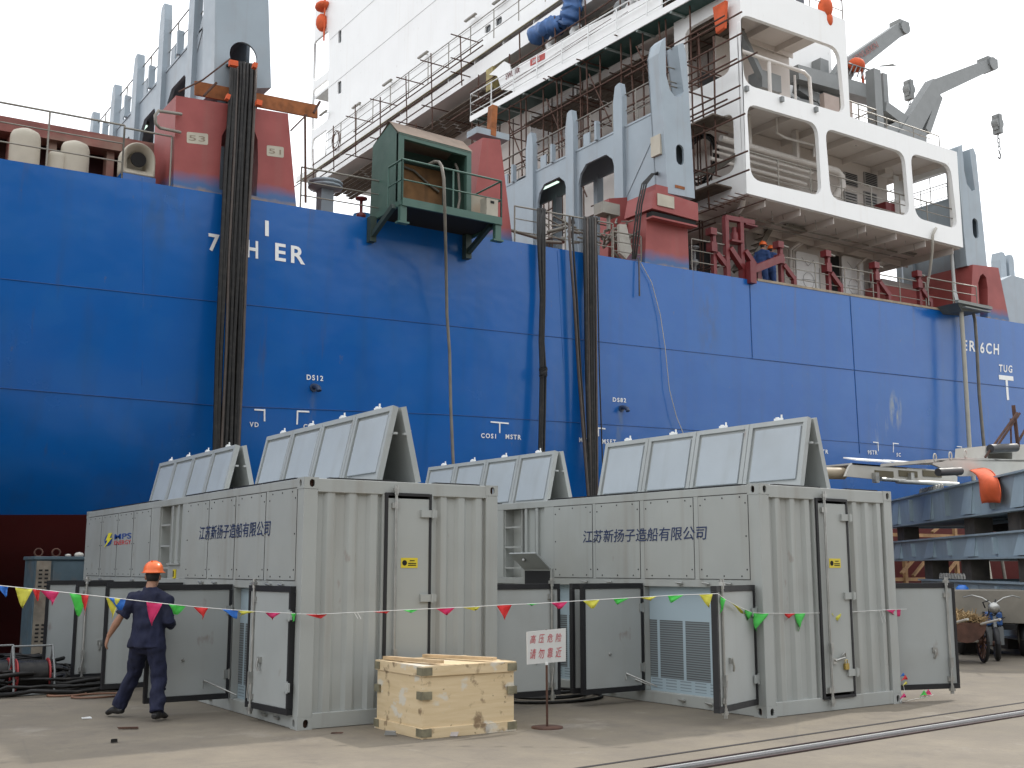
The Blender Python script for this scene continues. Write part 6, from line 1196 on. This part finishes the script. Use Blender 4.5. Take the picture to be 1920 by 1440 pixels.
# ---------- people ----------
m_skin=M('skin',(.36,.19,.125),.55,var=.06,vs=8); m_navyc=M('navy_workwear',(.008,.011,.036),.85,var=.25,vs=6,bump=.25,bs=14); m_bluec=M('blue_workwear',(.03,.07,.2),.85,var=.2,vs=6,bump=.2,bs=14)
m_hair=M('black_hair',(.012,.01,.01),.6,var=.2,vs=30); m_shoe=M('black_shoe',(.015,.014,.014),.45,var=.2); m_hatblue=M('helmet_blue',(.03,.16,.55),.35,var=.03); m_eye=M('eye_dark',(.02,.015,.012),.2,var=0)
def fuse(mb,name,mat,parent,voxel,smooth=4,fac=.5,label=None):
    """melt overlapping tapered limbs into one continuous skin"""
    o=mb.build(name,mat,parent,local=True); r=o.modifiers.new('r','REMESH'); r.mode='VOXEL'; r.voxel_size=voxel; r.use_smooth_shade=True
    s=o.modifiers.new('s','SMOOTH'); s.iterations=smooth; s.factor=fac
    dg=bpy.context.evaluated_depsgraph_get(); me=bpy.data.meshes.new_from_object(o.evaluated_get(dg)); old=o.data; o.modifiers.clear(); o.data=me; bpy.data.meshes.remove(old); me.materials.clear(); me.materials.append(mat)
    me.polygons.foreach_set('use_smooth',[True]*len(me.polygons)); return o
def ering(c,t,rx,ry,side,n=14):
    """ellipse ring: rx along 'side', ry along t x side"""
    c,t,side=V(c),V(t).normalized(),V(side); side=(side-t*side.dot(t)).normalized(); o=t.cross(side); return [c+side*rx*cos(2*pi*k/n)+o*ry*sin(2*pi*k/n) for k in range(n)]
def limb(mb,pts,rad,n=12,side=(1,0,0)):
    P=[V(p) for p in pts]; rings=[]
    for i,p in enumerate(P):
        t=P[min(i+1,len(P)-1)]-P[max(i-1,0)]; r=rad[i]; rx,ry=r if isinstance(r,tuple) else (r,r); rings.append(ering(p,t,rx,ry,side,n))
    mb.loft(rings,True)
def mid(a,b,t): return V(a).lerp(V(b),t)
def person(label,loc,rz,J,cloth,trous,hat,voxel=.012,group=None,short=True):
    """J: joints in the person's own frame (x right, y ahead, z up)"""
    root=thing('person',label,'person',loc,rz,group); J={k:(V(v) if isinstance(v,tuple) else v) for k,v in J.items()}
    body=MB(); hd=J['head']; fd=V((0,1,0)) if 'face' not in J else J['face'].normalized(); sd=V((fd.y,-fd.x,0))
    limb(body,[hd+V((0,0,-.13))+fd*.03,hd+V((0,0,-.09))+fd*.03,hd+V((0,0,-.03))+fd*.012,hd+V((0,0,.04)),hd+V((0,0,.09)),hd+V((0,0,.12))],[(.03,.035),(.052,.062),(.068,.088),(.074,.095),(.06,.08),(.02,.03)],14,sd)
    body.sph(hd+fd*.105+V((0,0,-.02)),.017,(1,1,1.5),8,6); body.sph(hd+fd*.088+V((0,0,-.075)),.018,(1.3,.8,.5),8,5)
    for s_ in (-1,1): body.sph(hd+sd*s_*.078+V((0,0,-.01))-fd*.01,.026,(.5,.8,1.2),8,6)
    nk=J['neck']; limb(body,[nk-V((0,0,.06)),nk,mid(nk,hd,.5),hd+V((0,0,-.05))-fd*.02],[.07,.062,.055,.055])
    ch_=(J['shL']+J['shR'])/2; hp=(J['hipL']+J['hipR'])/2
    limb(body,[hp+V((0,0,.0)),hp+V((0,0,.06)),mid(hp,ch_,.5),mid(hp,ch_,.85),ch_+V((0,0,.03))],[(.13,.09),(.14,.1),(.13,.09),(.16,.1),(.1,.06)],14,J['shR']-J['shL'])
    for s_ in 'LR':
        sh,el,wr,hn=J['sh'+s_],J['el'+s_],J['wr'+s_],J['hn'+s_]; limb(body,[mid(ch_,sh,.6),mid(ch_,sh,.85)-V((0,0,.02)),mid(sh,el,.5),el,mid(el,wr,.3),mid(el,wr,.8),wr],[.05,.055,.046,.038,.042,.03,.026])
        d=(hn-wr).normalized(); pn=V(J.get('palm'+s_,(0,1,0))); pn=(pn-d*pn.dot(d)).normalized(); wd_=d.cross(pn); L=(hn-wr).length; L=max(.16,L); s2=1 if s_=='L' else -1
        limb(body,[wr,wr+d*.03,wr+d*.07,wr+d*.092],[(.026,.02),(.034,.017),(.041,.015),(.039,.012)],12,wd_)
        for k,(off,ln) in enumerate(((-.03,.068),(-.01,.078),(.011,.074),(.03,.058))):
            b0=wr+d*.085+wd_*off; cu=.5+.1*k; limb(body,[b0-d*.01,b0+d*ln*.4+pn*ln*.12*cu,b0+d*ln*.72+pn*ln*.36*cu,b0+d*ln*.92+pn*ln*.7*cu],[.0098,.0092,.0085,.0065],8,wd_)
        tb_=wr+d*.03+wd_*-.03*s2; limb(body,[tb_,tb_+d*.03-wd_*.018*s2+pn*.01,tb_+d*.058-wd_*.02*s2+pn*.025,tb_+d*.078-wd_*.014*s2+pn*.035],[.014,.012,.0105,.008],8,pn)
        h_,kn,an,toe=J['hip'+s_],J['kn'+s_],J['an'+s_],J['toe'+s_]; limb(body,[h_,mid(h_,kn,.4),kn,mid(kn,an,.35),an],[.07,.065,.05,.05,.035])
        limb(body,[an,mid(an,toe,.35)-V((0,0,.03)),mid(an,toe,.6)],[.03,.026,.012])
    fuse(body,'body',m_skin,root,min(voxel,.0065 if voxel<.011 else voxel),3)
    for s_ in (-1,1): mb=MB(); mb.sph(hd+fd*.082+sd*s_*.032+V((0,0,.005)),.011,(1,1,.7),8,6); mb.build('eye',m_eye,root,local=True)
    mb=MB(); limb(mb,[hd-fd*.03+V((0,0,-.055)),hd-fd*.025+V((0,0,-.02)),hd-fd*.015+V((0,0,.04)),hd+V((0,0,.1)),hd+V((0,0,.127))],[(.055,.055),(.07,.076),(.08,.09),(.06,.075),(.02,.03)],16,sd); fuse(mb,'hair',m_hair,root,.008,2)
    # shirt
    sh=MB(); hem=J.get('hem',hp-V((0,0,.04))); sx=J['shR']-J['shL']
    limb(sh,[hem,hem+V((0,0,.03)),mid(hem,ch_,.3),mid(hem,ch_,.55),mid(hem,ch_,.82),ch_+V((0,0,.03)),nk+V((0,0,.0)),nk+V((0,0,.03))],[(.215,.15),(.212,.148),(.188,.13),(.178,.125),(.196,.13),(.17,.1),(.085,.075),(.068,.066)],18,sx)
    for s_ in 'LR':
        s0,e0,w0=J['sh'+s_],J['el'+s_],J['wr'+s_]
        ca=mid(ch_,s0,.45)-V((0,0,.03)); cb_=mid(ch_,s0,.8)-V((0,0,.02)); cc_=mid(s0,e0,.12)
        if J.get('roll'+s_): limb(sh,[ca,cb_,cc_,mid(s0,e0,.4),mid(s0,e0,.72),mid(s0,e0,.76),mid(s0,e0,.93)],[.07,.085,.084,.076,.072,.082,.08],side=(0,1,0))
        else: limb(sh,[ca,cb_,cc_,mid(s0,e0,.5),e0,mid(e0,w0,.5),mid(e0,w0,.92)],[.07,.085,.082,.072,.066,.06,.052],side=(0,1,0))
    so_=fuse(sh,'shirt',cloth,root,voxel,5)
    tr=MB()
    for s_ in 'LR':
        h_,kn,an=J['hip'+s_],J['kn'+s_],J['an'+s_]; limb(tr,[mid(hp,h_,.7)+V((0,0,.1)),h_+V((0,0,.0)),mid(h_,kn,.35),mid(h_,kn,.75),kn,mid(kn,an,.4),mid(kn,an,.8),mid(kn,an,1.02)],[(.11,.11),(.115,.12),(.105,.112),(.09,.095),(.082,.088),(.082,.088),(.08,.085),(.078,.085)])
    limb(tr,[hp+V((0,0,.14)),hp+V((0,0,.05)),hp-V((0,0,.06)),hp-V((0,0,.14))],[(.155,.115),(.175,.125),(.16,.115),(.09,.07)],16,sx); tro=fuse(tr,'trousers',trous,root,voxel,5)
    # wrinkle the cloth gently
    from mathutils import noise as mnoise
    for o in (so_,tro):
        for v in o.data.vertices: v.co+=v.normal*(.018*mnoise.noise(V((v.co.x*8+3,v.co.y*8,v.co.z*11)))+.010*mnoise.noise(v.co*V((24,24,9)) if False else V((v.co.x*22,v.co.y*22,v.co.z*10))))
    for s_ in 'LR':
        an,toe=J['an'+s_],J['toe'+s_]; d=toe-an; d.z=0; d.normalize(); z0=min(an.z-.085,toe.z-.03); sp_=V((-d.y,d.x,0)); mb=MB(); base=V((an.x,an.y,0))
        zz=toe.z; hz=an.z-.07
        limb(mb,[V((an.x,an.y,hz))-d*.075+V((0,0,.03)),V((an.x,an.y,hz))-d*.05+V((0,0,.032)),V((an.x,an.y,hz))+d*.02+V((0,0,.038)),mid(an,toe,.6)*1.0+V((0,0,0))-V((0,0,(mid(an,toe,.6).z-(hz*.4+zz*.6)-.03))),toe+V((0,0,.0)),toe+d*.03],[(.03,.03),(.04,.038),(.044,.05),(.048,.036),(.042,.028),(.02,.015)],12,sp_)
        limb(mb,[an-V((0,0,.06)),an+V((0,0,.01))],[.044,.05]); fuse(mb,'shoe',m_shoe,root,.009,2)
    # helmet
    mb=MB(); hc=hd+V((0,0,.055)); tl=V((0,.06,1)).normalized()
    def hr(rx,ry,z,f_=0.): return [hc+sd*rx*cos(q)+fd*(ry*sin(q)+f_)+V((0,0,z)) for q in [2*pi*k/28 for k in range(28)]]
    mb.loft([hr(.100,.118,-.012),hr(.128,.155,-.016,.012),hr(.128,.155,-.008,.012),hr(.108,.128,.004),hr(.106,.126,.03),hr(.098,.116,.062),hr(.075,.09,.095),hr(.045,.055,.112),hr(.012,.014,.118)],True); mb.box(hc+V((-.012,-.07,.1)),hc+V((.012,.07,.121)))
    mb.build('helmet',hat,root,local=True)
    return root
wp=PZ(270,1350,0)
person('worker in dark navy overalls and orange helmet walking away past the open container doors',tuple(wp),-YAW,
 dict(head=(.012,.03,1.545),face=(-.12,1,0),neck=(.0,.0,1.40),shL=(-.165,0,1.325),shR=(.185,0,1.325),elL=(-.31,-.04,1.10),wrL=(-.445,.02,.895),hnL=(-.50,.06,.755),palmL=(.8,.5,0),rollL=1,elR=(.235,-.05,1.06),wrR=(.19,.2,1.0),hnR=(.12,.34,1.02),palmR=(-1,0,-.3),
  hem=(-.01,0,.775),hipL=(-.09,.02,.84),hipR=(.085,0,.84),knL=(-.20,.2,.47),anL=(-.36,.22,.115),toeL=(-.50,.30,.04),knR=(.135,.0,.44),anR=(.18,-.14,.105),toeR=(.215,.04,.035)),m_navyc,m_navyc,m_orange,voxel=.010)
base=dict(head=(0,.02,1.56),neck=(0,0,1.41),shL=(-.17,0,1.34),shR=(.17,0,1.34),elL=(-.24,.02,1.07),wrL=(-.2,.2,.98),hnL=(-.15,.34,1.0),palmL=(1,0,0),elR=(.24,.02,1.07),wrR=(.2,.22,1.0),hnR=(.15,.36,1.02),palmR=(-1,0,0),hem=(0,0,.82),hipL=(-.09,0,.85),hipR=(.09,0,.85),knL=(-.1,.02,.46),anL=(-.1,0,.11),toeL=(-.12,.15,.035),knR=(.1,.02,.46),anR=(.1,0,.11),toeR=(.12,.15,.035))
p1=PY(1428,500,24.0); p2=PY(1444,505,24.25); lean=dict(base,head=(0,.16,1.5),face=(.2,1,-.0),neck=(0,.1,1.36),shL=(-.17,.07,1.29),shR=(.17,.07,1.29),wrR=(.2,.36,1.05),hnR=(.15,.5,1.06))
person('deck worker in blue with orange helmet, the taller one bending in front of the steps',(p1.x,p1.y,deckz(p1.x)),R(-70),lean,m_bluec,m_bluec,m_orange,.016,'workers on the ship deck')
person('deck worker in blue with orange helmet, half hidden behind his colleague by the red bracket',(p2.x,p2.y,deckz(p2.x)),R(-75),dict(base,head=(0,.1,1.5),neck=(0,.05,1.37),elR=(.24,.2,1.12),wrR=(.2,.42,1.08),hnR=(.15,.56,1.06)),m_bluec,m_bluec,m_orange,.016,'workers on the ship deck')
sw=PY(1797,1150,13.9); sit=dict(base,head=(0,.1,1.13),face=(.3,1,0),neck=(0,.05,1.0),shL=(-.17,.03,.93),shR=(.17,.03,.93),elL=(-.24,.1,.68),wrL=(-.2,.3,.6),hnL=(-.15,.44,.6),elR=(.24,.1,.68),wrR=(.2,.3,.6),hnR=(.15,.44,.6),hem=(0,-.02,.46),hipL=(-.09,0,.48),hipR=(.09,0,.48),knL=(-.12,.4,.5),anL=(-.12,.42,.11),toeL=(-.13,.58,.035),knR=(.12,.4,.5),anR=(.12,.42,.11),toeR=(.13,.58,.035))
person('worker in bright blue with a blue helmet sitting between the open door and the handcart',(sw.x,sw.y,0),R(-140),sit,M('bright_blue_wear',(.02,.09,.36),.8,var=.2),bpy.data.materials['bright_blue_wear'],m_hatblue,.014)
mb=MB(); o=V((sw.x,sw.y,0)); mb.box(o+V((-.22,-.22,0)),o+V((.22,.22,.36))); one('low_seat',mb,m_shore,'low block the seated worker rests on','seat')
